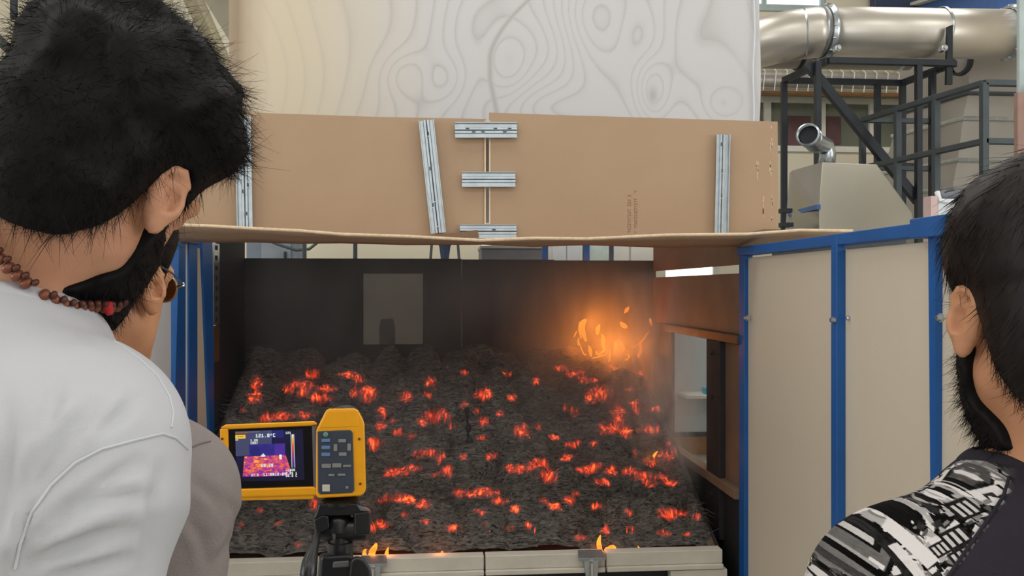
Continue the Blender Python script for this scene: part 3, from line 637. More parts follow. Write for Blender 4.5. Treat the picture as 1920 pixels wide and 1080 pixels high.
rp.color_ramp.elements[0].color = (.010, .009, .009, 1); rp.color_ramp.elements[1].color = (.21, .188, .174, 1)
nt.links.new(nz.outputs[0], rp.inputs[0]); nt.links.new(rp.outputs[0], bs.inputs['Base Color']); bs.inputs['Roughness'].default_value = .95
bs.inputs['Specular IOR Level'].default_value = .1
bp = N(nt, 'ShaderNodeBump'); bp.inputs['Strength'].default_value = .45; bp.inputs['Distance'].default_value = .006
nt.links.new(nz.outputs[0], bp.inputs['Height']); nt.links.new(bp.outputs[0], bs.inputs['Normal'])
er = N(nt, 'ShaderNodeValToRGB'); e = er.color_ramp.elements
e[0].position = .02; e[0].color = (0, 0, 0, 1); e[1].position = 1.0; e[1].color = (1.0, .22, .03, 1)
for p_, c_ in ((.15, (.06, .006, .003)), (.40, (.42, .022, .006)), (.70, (.95, .075, .010))):
    n_ = er.color_ramp.elements.new(p_); n_.color = (*c_, 1)
nt.links.new(at.outputs['Fac'], er.inputs[0]); nt.links.new(er.outputs[0], bs.inputs['Emission Color']); bs.inputs['Emission Strength'].default_value = 1.5
bm_.materials.append(m)
bed = link_mesh('burning_fuel', bm_); tag(bed, 'charred shrub fuel with glowing red embers covering the tilted burn table', 'embers', kind='stuff')
# charred fibres standing out of the bed
nf = 60000
ix = rng.integers(4, NXb - 4, nf); iy = rng.integers(9, NYb - 6, nf); keep = Emg[iy, ix] < .15; ix = ix[keep]; iy = iy[keep]; nf = len(ix)
P0 = np.stack([GX[iy, ix], GY[iy, ix], Zb[iy, ix] - .004], -1)
ang = rng.normal(0, .5, nf) + PI * (rng.random(nf) > .5)
D = np.stack([np.cos(ang), np.sin(ang) * .7, rng.uniform(-.05, .45, nf) + SL * np.sin(ang) * .7], -1); D /= np.linalg.norm(D, axis=1, keepdims=True)
bend = rng.normal(0, .35, (nf, 3)); bend[:, 2] -= .35
V, Q = ribbons(P0, D, rng.uniform(.022, .080, nf), .0013, bend, 3)
me = bpy.data.meshes.new('charred_fibres'); np_mesh(me, V, Q)
me.materials.append(mat('ash_fibre', rgb(44, 40, 38), .9, col2=rgb(168, 157, 148), scale=6.5, spec=.1))
fb = link_mesh('charred_fibres', me); tag(fb, 'fine grey charred twigs bristling from the ember bed', 'twigs', kind='stuff')

# front kerb of pale blocks
for k, (a, b_, lab) in enumerate(((300, 907, 'long pale kerb block on the left, behind the tripod'), (910, 1133, 'middle pale kerb block between the crack and the clamp'), (1136, 1353, 'pale kerb block at the right end of the burn table'))):
    x0, x1 = PY(a, 1045, 3.80).x, PY(b_, 1045, 3.80).x
    t = thing('kerb_block', lab, 'block', ((x0 + x1) / 2, 3.82, .25), 'pale blocks along the front of the burn table')
    part('block_body', M['beam'], t, lambda b: b.box((x0, 3.785, .268), (x1, 3.85, .330)), bevel=.004)
    part('lower_lip', M['beam'], t, lambda b: b.box((x0, 3.770, .246), (x1, 3.85, .268)), bevel=.004)
t = thing('table_front_board', 'pale board under the kerb at the right end of the burn table', 'board', (1.2, 3.8, 0))
x0, x1 = PY(1256, 1075, 3.79).x, PY(1370, 1075, 3.79).x
part('board', M['beam'], t, lambda b: b.box((x0, 3.775, .02), (x1 - .02, 3.83, .244)), bevel=.004)
part('foot', M['board_dark'], t, lambda b: b.box((x0 - .02, 3.76, 0), (x1, 3.84, .02)))
for k, (px, lab) in enumerate(((1108, 'bent steel clamp gripping the kerb right of the middle'), (700, 'bent steel clamp on the kerb beside the tripod head'))):
    c = PY(px, 1048, 3.77)
    t = thing('kerb_clamp', lab, 'clamp', (c.x, 3.77, .22), 'steel clamps on the pale kerb')
    part('top_plate', M['galv'], t, lambda b: b.hexa([(c.x - .06, 3.745, .308), (c.x + .06, 3.745, .308), (c.x + .055, 3.79, .338), (c.x - .055, 3.79, .338), (c.x - .062, 3.74, .322), (c.x + .062, 3.74, .322), (c.x + .055, 3.80, .342), (c.x - .055, 3.80, .342)]), bevel=.002)
    part('jaw', M['galv'], t, lambda b: b.prism([Vector((c.x - .035, 3.755, .31)), Vector((c.x + .035, 3.755, .31)), Vector((c.x + .025, 3.755, .20)), Vector((c.x - .022, 3.755, .20))], [Vector((c.x - .035, 3.768, .31)), Vector((c.x + .035, 3.768, .31)), Vector((c.x + .025, 3.768, .20)), Vector((c.x - .022, 3.768, .20))]), bevel=.003)
    part('screw_rod', M['stainless'], t, lambda b: b.tube([(c.x, 3.74, .30), (c.x, 3.74, .16)], .007, 10), smooth='auto')

# thermocouple rod standing in the bed
p = on_bed(880, 872, 0); q = p + Vector((-.012, 0, .285))
t = thing('thermocouple_rod', 'slim black sensor rod standing in the middle of the ember bed', 'sensor rod', p)
part('rod', M['soot'], t, lambda b: b.tube([p, p.lerp(q, .5), q], [.008, .007, .006], 10), smooth='auto')
part('clamp_sleeve', M['soot'], t, lambda b: b.lathe([(.008, -.05), (.019, -.04), (.02, .03), (.016, .04), (.008, .05)], p.lerp(q, .34) + Vector((.004, 0, 0)), (0, 0, 1), 12), smooth='auto')
part('clamp_sleeve', M['soot'], t, lambda b: b.lathe([(.006, -.02), (.013, -.015), (.013, .015), (.006, .02)], p.lerp(q, .68) + Vector((.004, 0, 0)), (0, 0, 1), 12), smooth='auto')
part('sensor_tip', M['soot'], t, lambda b: b.lathe([(.004, -.015), (.013, -.01), (.013, .01), (.004, .016)], q, (0, 0, 1), 12), smooth='auto')

# ------------------------------------------------------------------ cardboard screen and its fittings
YC = 3.80
def edged(o):
    o.data.materials.append(M['cardboard_edge'])
    for p_ in o.data.polygons:
        if abs(p_.normal.y) < .6: p_.material_index = 1
    return o
def sheet_px(name, pts, t, Y=YC, th=.012):
    f = [PY(x, y, Y) for x, y in pts]
    return edged(part(name, M['cardboard'], t, lambda b: b.prism(f, [v + Vector((0, th, 0)) for v in f])))
t = thing('cardboard_sheet', 'brown cardboard sheet on the left half of the screen above the fire', 'cardboard', PY(620, 448, YC))
sheet_px('sheet', [(330, 206), (500, 212), (700, 219), (911, 223), (910, 452), (330, 442)], t)
t = thing('cardboard_sheet', 'brown cardboard sheet with faded print on the right half of the screen', 'cardboard', PY(1190, 448, YC))
sheet_px('sheet', [(917, 211), (1060, 216), (1458, 228), (1460, 438), (1150, 452), (917, 453)], t, YC - .004)
def print_marks(b):
    r = random.Random(3)
    for x, y0, y1 in ((1180, 366, 438), (1192, 358, 438)):
        y = y0
        while y < y1:
            h_ = r.uniform(2.2, 4.0); w_ = r.uniform(1.8, 3.2)
            if r.random() > .16:
                p0, p1 = PY(x - w_, y + h_, YC - .0045), PY(x + w_, y, YC - .0045)
                b.box((p0.x, YC - .0050, p0.z), (p0.x + .0022, YC - .0045, p1.z))
                b.box((p0.x, YC - .0050, p1.z - .0022), (p1.x, YC - .0045, p1.z))
                if r.random() > .4: b.box((p1.x - .0022, YC - .0050, p0.z), (p1.x, YC - .0045, p1.z))
            y += h_ + 1.3
part('faded_print', mat('faded_red_print', rgb(164, 124, 100), .9, var=.1), t, print_marks)
def scuffs(b):
    r = random.Random(5)
    for x, y0, y1 in ((1446, 235, 286), (1447, 365, 415), (1432, 360, 400), (1420, 300, 330), (1444, 300, 320)):
        for k in range(7):
            y = r.uniform(y0, y1); h_ = r.uniform(4, 12); xx = x + r.uniform(-2, 2)
            p0, p1 = PY(xx, y + h_, YC - .0045), PY(xx + r.uniform(.8, 2), y, YC - .0045)
            b.box((p0.x, YC - .0049, p0.z), (p1.x, YC - .0045, p1.z))
part('torn_paper', mat('torn_paper', rgb(200, 178, 150), .9), t, scuffs)
for px0, px1 in ((908.2, 911), (917, 919.6)):
    g = [PY(px0, 226, YC - .0055), PY(px1, 226, YC - .0055), PY(px1, 450, YC - .0055), PY(px0, 450, YC - .0055)]
    part('cut_edge', M['cardboard_edge'], t, lambda b: b.prism(g, [v + Vector((0, .003, 0)) for v in g]))
# sagging cardboard shelf in front of the chamber
fe = [(325, 421), (400, 424), (480, 428), (560, 433), (640, 438), (760, 444), (900, 449), (1000, 448), (1100, 446), (1250, 442), (1400, 437), (1500, 433), (1600, 431)]
be = [(325, 449), (400, 450), (480, 451), (560, 452), (640, 453), (760, 454), (900, 456), (1000, 457), (1100, 457), (1250, 459), (1400, 460), (1500, 452), (1600, 446)]
fl_p = [PY(x, y, 3.56) for x, y in fe]; bl_p = [PY(x, y + 2, 3.86) for x, y in be]
t = thing('cardboard_shelf', 'long sagging cardboard strip lying over the chamber mouth below the upright sheets', 'cardboard', PY(960, 450, 3.6))
def shelf(b):
    n = len(fl_p)
    for j in range(4):
        b.add([f.lerp(g, j / 3) + Vector((0, 0, .004 * math.sin(3 * i + j))) for i, (f, g) in enumerate(zip(fl_p, bl_p))], [])
    b.f = [(j * n + i, j * n + i + 1, (j + 1) * n + i + 1, (j + 1) * n + i) for j in range(3) for i in range(n - 1)]
o = part('strip', M['cardboard'], t, shelf, smooth=True, fix=False)
o.data.materials.append(M['cardboard_edge'])
md = o.modifiers.new('thickness', 'SOLIDIFY'); md.thickness = .012; md.offset = 0; md.material_offset_rim = 1
for f in ([(826, 440), (894, 431), (897, 446), (826, 446)], [(1384, 442), (1430, 430), (1462, 430), (1462, 440)]):
    g = [PY(x, y, YC - .03) for x, y in f]
    part('folded_corner', M['board_dark'], t, lambda b: b.prism(g, [v + Vector((.004, .006, 0)) for v in g]))

# galvanised profile offcuts screwed over the cardboard
def profile(a, b_, wpx, label, slots):
    a, b_ = PY(*a, YC - .008), PY(*b_, YC - .008); w = wpx / 1600 * YC
    d = (b_ - a).normalized(); s = Vector((d.z, 0, -d.x)); out = Vector((0, -1, 0))
    t = thing('metal_profile', label, 'metal profile', (a + b_) / 2, 'galvanised profile offcuts holding the cardboard')
    prof = [(-.5, .020), (-.46, .020), (-.42, .004), (-.22, .004), (-.17, .011), (-.05, .011), (0, .004), (.05, .011), (.17, .011), (.22, .004), (.42, .004), (.46, .020), (.5, .020)]
    def f(b):
        for e_ in (a, b_): b.add([e_ + s * (u * w) + out * h_ for u, h_ in prof], [])
        n = len(prof); b.f = [(i, i + 1, n + i + 1, n + i) for i in range(n - 1)]
    chn = part('channel', M['galv'], t, f, solid=.0015)
    for u, v in slots:
        c = a.lerp(b_, v) + s * (u * w)
        part('slot', M['rail_grey'], chn, lambda b: b.bar(c + d * -.008 + out * .008, c + d * .008 + out * .008, .006, .009, up=(0, -1, 0)))
        part('burr', M['galv'], chn, lambda b: b.bar(c + d * .010 + out * .010, c + d * .014 + out * .010, .010, .007, up=(0, -1, 0)))
profile((457, 218), (461, 426), 28, 'upright metal profile at the left end beside the black-haired man', ((.11, .15), (.11, .33), (-.11, .42), (-.2, .62), (.11, .68), (-.11, .88)))
profile((799, 226), (822, 437), 28, 'leaning metal profile left of the cardboard seam', ((-.05, .12), (.1, .43), (.0, .70), (.15, .75), (.0, .92)))
profile((1354, 253), (1350, 437), 27, 'upright metal profile near the right end of the cardboard', ((.1, .10), (0, .37), (0, .62)))
profile((853, 245), (969, 245), 29, 'topmost of the three short profiles bridging the cardboard seam', ((-.11, .2), (-.11, .65), (-.11, .88), (.11, .3), (.11, .45), (.11, .8)))
profile((866, 337), (966, 337), 28, 'middle of the three short profiles bridging the cardboard seam', ())
profile((862, 434), (968, 434), 26, 'lowest of the three short profiles, half hidden by a folded corner', ((-.11, .6), (.05, .2)))

# ------------------------------------------------------------------ big white sheet with a watery grain
YS = 4.35
sx0, sx1 = 420, 1423
NU, NV = 620, 190
pu = np.linspace(sx0, sx1, NU + 1); pv = np.linspace(236, -140, NV + 1)
PUg, PVg = np.meshgrid(pu, pv)
phi = (PUg - 425) / 46 + .35 * np.sin(PVg / 60 + PUg / 200) + .9 * np.sin(PUg / 150 + PVg / 110)
for (cx, cy, ax_, ay_, A_) in ((752, 145, 46, 42, 2.4), (815, 150, 44, 44, -2.2), (1100, 25, 62, 90, 3.4), (1216, 165, 34, 62, 4.0), (1190, 60, 40, 60, -1.6), (1352, 185, 34, 34, 2.2), (940, 130, 40, 60, -2.2), (1020, 200, 90, 40, 1.8), (600, 60, 90, 120, 1.2), (870, 40, 60, 80, 1.4), (1000, 90, 90, 70, -2.6), (1290, 90, 50, 110, 1.0)):
    phi = phi + A_ * np.exp(-((PUg - cx) / ax_) ** 2 - ((PVg - cy) / ay_) ** 2)
fr_ = phi - np.floor(phi)
line = np.exp(-((fr_ - .5) / .07) ** 2) * .55 + .45 * np.exp(-((fr_ - .5).clip(0, 1) / .22) ** 2) * (fr_ > .5)
sc_ = np.abs(PUg - (905 + 70 * np.clip((110 - PVg) / 110, 0, 1.6) ** 1.6 + 12 * np.clip((PVg - 150) / 60, 0, 1.5)))
line = np.maximum(line * .75, np.exp(-(sc_ / 5) ** 2) * 1.1)
line = np.maximum(line, np.exp(-((PUg - 1216) / 9) ** 2 - ((PVg - 172) / 16) ** 2))
line *= (.30 + .70 * np.clip((PUg - 500) / 250, 0, 1)) * (1 - .5 * np.clip((PUg - 1330) / 60, 0, 1))
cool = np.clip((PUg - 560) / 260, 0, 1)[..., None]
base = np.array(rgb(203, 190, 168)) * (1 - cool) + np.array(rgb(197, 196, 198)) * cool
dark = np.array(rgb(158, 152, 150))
curl_shade = np.interp(PUg, [420, 436, 452, 470, 500], [.45, .75, 1.0, .35, 0])[..., None]  # shading of the curled left edge, put into the sheet's colour as tan
base = base + (np.array(rgb(150, 130, 106)) - base) * curl_shade
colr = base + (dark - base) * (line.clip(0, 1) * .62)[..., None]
Vs = np.zeros((NV + 1, NU + 1, 3), dtype=np.float32)
x0_, x1_ = PY(sx0, 100, YS).x, PY(sx1, 100, YS).x
zt0, zt1 = PY(900, 236, YS).z, PY(900, -140, YS).z
uu = np.linspace(0, 1, NU + 1)[None, :]; vv = np.linspace(0, 1, NV + 1)[:, None]
Vs[..., 0] = x0_ + (x1_ - x0_) * uu + .006 * np.sin(vv * 7) * (uu > .985)
Vs[..., 2] = zt0 + (zt1 - zt0) * vv
rr_ = .115; aa = ((.046 - uu) / .046).clip(0, 1) * 1.5
x_in = x0_ + rr_
Vs[..., 0] = np.where(uu < .046, x_in - rr_ * np.sin(aa), Vs[..., 0])
Vs[..., 1] = YS + np.where(uu < .046, rr_ * (1 - np.cos(aa)), 0) + .02 * np.sin(uu * 9 + vv * 2) * (1 - vv * .4) * (uu.clip(.046, 1) - .046) + .012 * np.sin(uu * 23) * (uu > .046) * (uu - .046).clip(0, .1) * 10
me = bpy.data.meshes.new('white_sheet')
i0 = (np.arange(NV)[:, None] * (NU + 1) + np.arange(NU)[None, :]).reshape(-1)
np_mesh(me, Vs.reshape(-1, 3) - np.array([0, YS, zt0]), np.stack([i0, i0 + 1, i0 + NU + 2, i0 + NU + 1], -1))
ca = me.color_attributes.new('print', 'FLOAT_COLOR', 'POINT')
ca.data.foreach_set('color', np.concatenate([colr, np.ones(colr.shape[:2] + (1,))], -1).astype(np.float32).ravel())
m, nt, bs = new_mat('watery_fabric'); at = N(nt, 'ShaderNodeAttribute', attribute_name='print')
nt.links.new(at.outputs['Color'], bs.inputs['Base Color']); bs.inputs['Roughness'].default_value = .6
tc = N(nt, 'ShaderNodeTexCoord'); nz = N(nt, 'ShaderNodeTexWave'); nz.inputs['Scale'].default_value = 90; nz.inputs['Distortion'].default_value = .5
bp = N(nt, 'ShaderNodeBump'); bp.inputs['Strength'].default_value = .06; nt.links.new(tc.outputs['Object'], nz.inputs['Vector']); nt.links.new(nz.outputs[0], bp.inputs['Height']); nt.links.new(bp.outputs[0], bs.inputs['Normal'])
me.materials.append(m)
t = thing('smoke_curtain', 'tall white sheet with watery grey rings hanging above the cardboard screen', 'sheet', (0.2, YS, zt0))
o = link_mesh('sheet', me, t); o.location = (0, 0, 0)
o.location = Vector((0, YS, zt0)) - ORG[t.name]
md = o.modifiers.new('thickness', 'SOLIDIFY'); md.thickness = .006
part('hem', M['panel_white'], t, lambda b: b.tube([(x1_ - .035 + .004 * math.sin(k * 1.3), YS + .012 * math.sin(23) + .02 * math.sin(9 + 2 * k / 12) * (1 - .4 * k / 12) - .006, zt0 + (zt1 - zt0) * k / 12) for k in range(13)], .004, 6), smooth='auto')
part('hanging_bar', M['galv'], t, lambda b: b.tube([(x0_ - .1, YS + .02, zt1 + .02), (x1_ + .1, YS + .02, zt1 + .02)], .025, 12), smooth='auto')
ye_ = 5.75
for nm, aa_, bb_ in (('side_sheet', (x0_ + .03, YS + .14, 1.96), (x0_ + .036, ye_, zt1)), ('side_sheet', (x1_ - .006, YS + .03, 1.96), (x1_, ye_, zt1)), ('rear_sheet', (x0_ + .03, ye_, 1.96), (x1_, ye_ + .006, zt1)), ('top_cover', (x0_ + .03, YS + .02, zt1 - .01), (x1_, ye_, zt1))):
    part(nm, M['panel_white'], t, lambda b: b.box(aa_, bb_))
for x in (x0_ + .2, 0.2, x1_ - .2):
    part('hanging_cable', M['rail_grey'], t, lambda b: b.tube([(x, YS + .02, zt1 + .03), (x, YS + .02, 6.99)], .006, 6), smooth='auto')

# ------------------------------------------------------------------ flames
m, nt, bs = new_mat('flame'); at = N(nt, 'ShaderNodeAttribute', attribute_name='heat')
er = N(nt, 'ShaderNodeValToRGB'); e = er.color_ramp.elements
e[0].position = 0; e[0].color = (1.0, .26, .025, 1); e[1].position = 1; e[1].color = (1.0, .85, .22, 1)
n_ = e.new(.5); n_.color = (1.0, .46, .05, 1)
nt.links.new(at.outputs['Fac'], er.inputs[0])
em = N(nt, 'ShaderNodeEmission'); em.inputs[1].default_value = 3.0; nt.links.new(er.outputs[0], em.inputs[0])
tr = N(nt, 'ShaderNodeBsdfTransparent'); mx = N(nt, 'ShaderNodeMixShader')
mul = N(nt, 'ShaderNodeMath', operation='MULTIPLY_ADD'); mul.inputs[1].default_value = .5; mul.inputs[2].default_value = .48
nt.links.new(at.outputs['Fac'], mul.inputs[0]); nt.links.new(mul.outputs[0], mx.inputs[0])
nt.links.new(tr.outputs[0], mx.inputs[1]); nt.links.new(em.outputs[0], mx.inputs[2]); nt.links.new(mx.outputs[0], nt.nodes['Material Output'].inputs[0])
M['flame'] = m
def flame(name, t, pts, Y, wpx, heat, n=8):
    """a tongue of fire: smooth tapering body through pixel waypoints laid on the plane at depth Y"""
    P = [PY(x, y, Y + .015 * math.sin(i * 1.7)) for i, (x, y) in enumerate(pts)]
    Q, R, Hh = [], [], []
    m_ = len(P); K = 6
    def cr(i, f):
        p0, p1, p2, p3 = (P[max(i - 1, 0)], P[i], P[min(i + 1, m_ - 1)], P[min(i + 2, m_ - 1)])
        return .5 * ((2 * p1) + (p2 - p0) * f + (2 * p0 - 5 * p1 + 4 * p2 - p3) * f * f + (3 * p1 - p0 - 3 * p2 + p3) * f ** 3)
    ws = wpx if isinstance(wpx, (list, tuple)) else [wpx * .25] + [wpx] * (m_ - 2) + [wpx * .12]
    hs = heat if isinstance(heat, (list, tuple)) else [heat] * m_
    for i in range(m_ - 1):
        for k in range(K):
            f = k / K; Q.append(cr(i, f)); R.append((ws[i] * (1 - f) + ws[i + 1] * f) / 3200 * Y); Hh.append(hs[i] * (1 - f) + hs[i + 1] * f)
    Q.append(P[-1]); R.append(ws[-1] / 3200 * Y); Hh.append(hs[-1])
    b = MB(); b.tube(Q, R, n); o = b.build(name, M['flame'], t, smooth=True)
    av = o.data.attributes.new('heat', 'FLOAT', 'POINT')
    av.data.foreach_set('value', np.repeat(np.array(Hh, dtype=np.float32), n))
    return o
YFm = 5.22
def fire_lamp(loc, e_, r_=.06):
    l = bpy.data.lights.new('fire_light', 'POINT'); l.energy = e_; l.color = (1.0, .27, .035); l.shadow_soft_size = r_
    o = bpy.data.objects.new('fire_light', l); COL.objects.link(o); o.location = loc
t = thing('fire', 'curling orange flames burning at the far right corner of the ember bed', 'flames', PY(1150, 680, YFm))
for pts, w_, h_ in (([(1099, 640), (1093, 622), (1091, 612), (1094, 604), (1098, 600)], [4, 10, 13, 10, 5], [.5, .9, 1, 1, .8]),
    ([(1090, 634), (1086, 618), (1087, 604)], [3, 4, 2], .6), ([(1085, 648), (1084, 640), (1086, 634)], [2, 3, 2], .4),
    ([(1120, 627), (1121, 617), (1124, 609)], [4, 9, 3], 1), ([(1131, 652), (1131, 640), (1131, 634), (1129, 627)], [4, 8, 7, 2], [.5, .9, 1, .7]),
    ([(1132, 650), (1133, 656), (1127, 662), (1121, 665), (1118, 661), (1117, 658)], [5, 5, 4, 3, 4, 2], .6),
    ([(1108, 668), (1107, 658), (1104, 648)], [4, 8, 2], .7), ([(1100, 664), (1096, 665), (1092, 658), (1088, 648), (1085, 640)], [2, 3, 2, 2, 1], .3),
    ([(1155, 655), (1154, 646), (1156, 638)], [5, 7, 2], .7), ([(1150, 664), (1154, 652), (1152, 642)], [2, 4, 1], .4), ([(1142, 678), (1144, 664), (1145, 656)], [2, 4, 1], .35),
    ([(1166, 660), (1170, 654), (1167, 646), (1160, 636)], [2, 4, 3, 1], .25), ([(1188, 676), (1196, 668), (1202, 655), (1200, 645), (1205, 638), (1212, 632)], [2, 5, 6, 5, 4, 2], [.3, .5, .6, .5, .4, .2]),
    ([(1203, 640), (1212, 628), (1218, 621)], [2, 4, 1], .3), ([(1184, 654), (1192, 648), (1199, 643)], [1, 2, 1], .2), ([(1110, 672), (1125, 668), (1136, 664), (1138, 655)], [2, 3, 2, 1], .3),
    ([(1076, 632), (1079, 626), (1082, 620)], [1, 3, 1], .3), ([(1172, 676), (1180, 670), (1176, 664)], [2, 4, 1], .3)):
    flame('flame_tongue', t, pts, YFm, w_, h_)
for pts, w_ in (([(1171, 587), (1175, 581), (1179, 576)], [2, 8, 3]), ([(1164, 605), (1169, 610), (1174, 613)], [5, 10, 7]), ([(1222, 610), (1220, 604), (1219, 598)], [2, 6, 4])):
    flame('loose_flamelet', t, pts, YFm - .03, w_, .45)
for lx, ly in ((1088, 640), (1108, 600), (1130, 645), (1155, 655), (1180, 640), (1205, 650)): fire_lamp(PY(lx, ly, YFm + .03), 2.9, .09)
fy = 3.858
for lab, sets in (('tall orange flame rising beside the clamp at the front kerb', (([(1127, 1042), (1124, 1028), (1123, 1015), (1126, 1003)], [6, 11, 8, 1], [.8, 1, .8, .5]), ([(1134, 1042), (1140, 1032), (1150, 1026), (1156, 1031)], [8, 14, 8, 1], .1), ([(1150, 1040), (1168, 1038), (1185, 1040)], [3, 5, 2], .0), ([(1196, 1040), (1200, 1032), (1196, 1024)], [3, 5, 1], .1))),
                  ('ragged orange flame just right of the tripod head', (([(700, 1048), (697, 1038), (704, 1024), (705, 1018)], [8, 14, 8, 1], [.2, .3, .2, .1]), ([(686, 1045), (683, 1036), (686, 1030)], [6, 9, 2], .2), ([(712, 1050), (711, 1044), (712, 1040)], [5, 6, 1], .5))),
                  ('thin pale flame standing a little right of the tripod', (([(727, 1048), (725, 1038), (728, 1027)], [4, 8, 2], .1),)),
                  ('low flame licking along the middle of the front kerb', (([(824, 1044), (828, 1040), (829, 1034)], [5, 9, 2], .7), ([(830, 1045), (842, 1047), (853, 1048)], [8, 8, 3], .5))),
                  ('flame curling up at the right edge of the ember bed', (([(1218, 872), (1222, 862), (1228, 852), (1233, 846)], [3, 6, 5, 1], [.5, .6, .5, .3]),))):
    c = sets[0][0][0]
    Yf = on_bed(*c).y - .02 if c[1] < 900 else fy
    t = thing('flame', lab, 'flame', PY(*c, Yf), 'separate flames on the ember bed')
    for pts, w_, h_ in sets: flame('flame_tongue', t, pts, Yf, w_, h_)
    fire_lamp(PY(c[0], c[1] - 14, Yf - .03), .12, .03)

# ------------------------------------------------------------------ smoke drifting in the chamber
m = bpy.data.materials.new('smoke'); m.use_nodes = True; nt = m.node_tree; nt.nodes.remove(nt.nodes['Principled BSDF'])
vol = N(nt, 'ShaderNodeVolumePrincipled'); vol.inputs['Color'].default_value = (.30, .30, .31, 1); vol.inputs['Anisotropy'].default_value = .15
nt.links.new(vol.outputs[0], nt.nodes['Material Output'].inputs['Volume'])
geo = N(nt, 'ShaderNodeTexCoord'); sep = N(nt, 'ShaderNodeSeparateXYZ'); nt.links.new(geo.outputs['Object'], sep.inputs[0])
mp = N(nt, 'ShaderNodeMapping'); mp.inputs['Scale'].default_value = (2.2, 2.2, 1.1); nt.links.new(geo.outputs['Object'], mp.inputs[0])
nz = N(nt, 'ShaderNodeTexNoise'); nz.inputs['Scale'].default_value = 1.0; nz.inputs['Detail'].default_value = 3; nz.inputs['Distortion'].default_value = .8
nt.links.new(mp.outputs[0], nz.inputs['Vector'])
def mrange(src, a, b_, c, d):
    n = N(nt, 'ShaderNodeMapRange'); n.clamp = True
    for i, v in enumerate((a, b_, c, d)): n.inputs[i + 1].default_value = v
    nt.links.new(src, n.inputs[0]); return n.outputs[0]
def mth(op, a, b_):
    n = N(nt, 'ShaderNodeMath', operation=op)
    for i, v in enumerate((a, b_)):
        if isinstance(v, (int, float)): n.inputs[i].default_value = v
        else: nt.links.new(v, n.inputs[i])
    return n.outputs[0]
X_, Y_, Z_ = sep.outputs
cloud = mrange(nz.outputs[0], .42, .72, .0, 1.0)
right = mrange(X_, -.8, 1.1, .55, 1.0)
haze = mth('MULTIPLY', mth('MULTIPLY_ADD', cloud, .75), right) if False else mth('MULTIPLY', mth('ADD', mth('MULTIPLY', cloud, 1.0), .22), right)
dens = mth('MULTIPLY', haze, .85)
bx = (-1.16, 1.35); by = (3.95, 5.41); bz = (.30, 1.80)
fade = mth('MULTIPLY', mth('MULTIPLY', mrange(Y_, by[0], by[0] + .5, 0, 1), mrange(X_, bx[0], bx[0] + .25, 0, 1)), mth('MULTIPLY', mrange(Z_, bz[1] - .3, bz[1], 1, 0), mrange(X_, bx[1] - .06, bx[1], 1, 0)))
nt.links.new(mth('MULTIPLY', dens, fade), vol.inputs['Density'])
b = MB(); b.box((bx[0], by[0], bz[0]), (bx[1], by[1], bz[1]))
o = b.build('smoke', m); tag(o, 'thin grey smoke drifting over the ember bed, thickest at the right', 'smoke', kind='stuff')

# denser wisps rising along the right edge of the bed
m = bpy.data.materials.new('smoke_wisp'); m.use_nodes = True; nt = m.node_tree; nt.nodes.remove(nt.nodes['Principled BSDF'])
vol = N(nt, 'ShaderNodeVolumePrincipled'); vol.inputs['Color'].default_value = (.90, .89, .89, 1); vol.inputs['Anisotropy'].default_value = .3
nt.links.new(vol.outputs[0], nt.nodes['Material Output'].inputs['Volume'])
geo = N(nt, 'ShaderNodeTexCoord'); sep = N(nt, 'ShaderNodeSeparateXYZ'); nt.links.new(geo.outputs['Object'], sep.inputs[0]); X_, Y_, Z_ = sep.outputs
mp2 = N(nt, 'ShaderNodeMapping'); mp2.inputs['Scale'].default_value = (8, 4, 2.6); nt.links.new(geo.outputs['Object'], mp2.inputs[0])
nz2 = N(nt, 'ShaderNodeTexNoise'); nz2.inputs['Scale'].default_value = 1.0; nz2.inputs['Detail'].default_value = 4; nz2.inputs['Distortion'].default_value = 1.4; nt.links.new(mp2.outputs[0], nz2.inputs['Vector'])
wx, wy, wz = (.30, 1.35), (4.05, 5.39), (.40, 1.80)
body = mth('MULTIPLY', mrange(nz2.outputs[0], .40, .66, 0, 1), mth('MULTIPLY', mrange(X_, .88, 1.24, 0, 1), mrange(X_, wx[1] - .07, wx[1], 1, 0)))
ends = mth('MULTIPLY', mth('MULTIPLY', mrange(Y_, wy[0], wy[0] + .25, 0, 1), mrange(Y_, wy[1] - .05, wy[1], 1, 0)), mth('MULTIPLY', mrange(Z_, wz[0], wz[0] + .2, 0, 1), mrange(Z_, 1.15, 1.62, 1, 0)))
plume = mth('MULTIPLY', mth('MULTIPLY', mth('MULTIPLY', mrange(X_, .32, .8, 0, 1), mrange(X_, 1.28, 1.35, 1, 0)), mrange(Y_, 4.98, 5.25, 0.04, 1)), mth('MULTIPLY', mrange(Z_, 1.78, 1.2, 0, 1), mrange(nz2.outputs[0], .25, .65, .5, 1.2)))
nt.links.new(mth('ADD', mth('MULTIPLY', mth('MULTIPLY', body, ends), 4.6), mth('MULTIPLY', plume, 2.0)), vol.inputs['Density'])
b = MB(); b.box((wx[0], wy[0], wz[0]), (wx[1], wy[1], wz[1]))
o = b.build('smoke_wisp', m); tag(o, 'pale smoke wisps rising round the flames and along the right bed edge', 'smoke', kind='stuff')
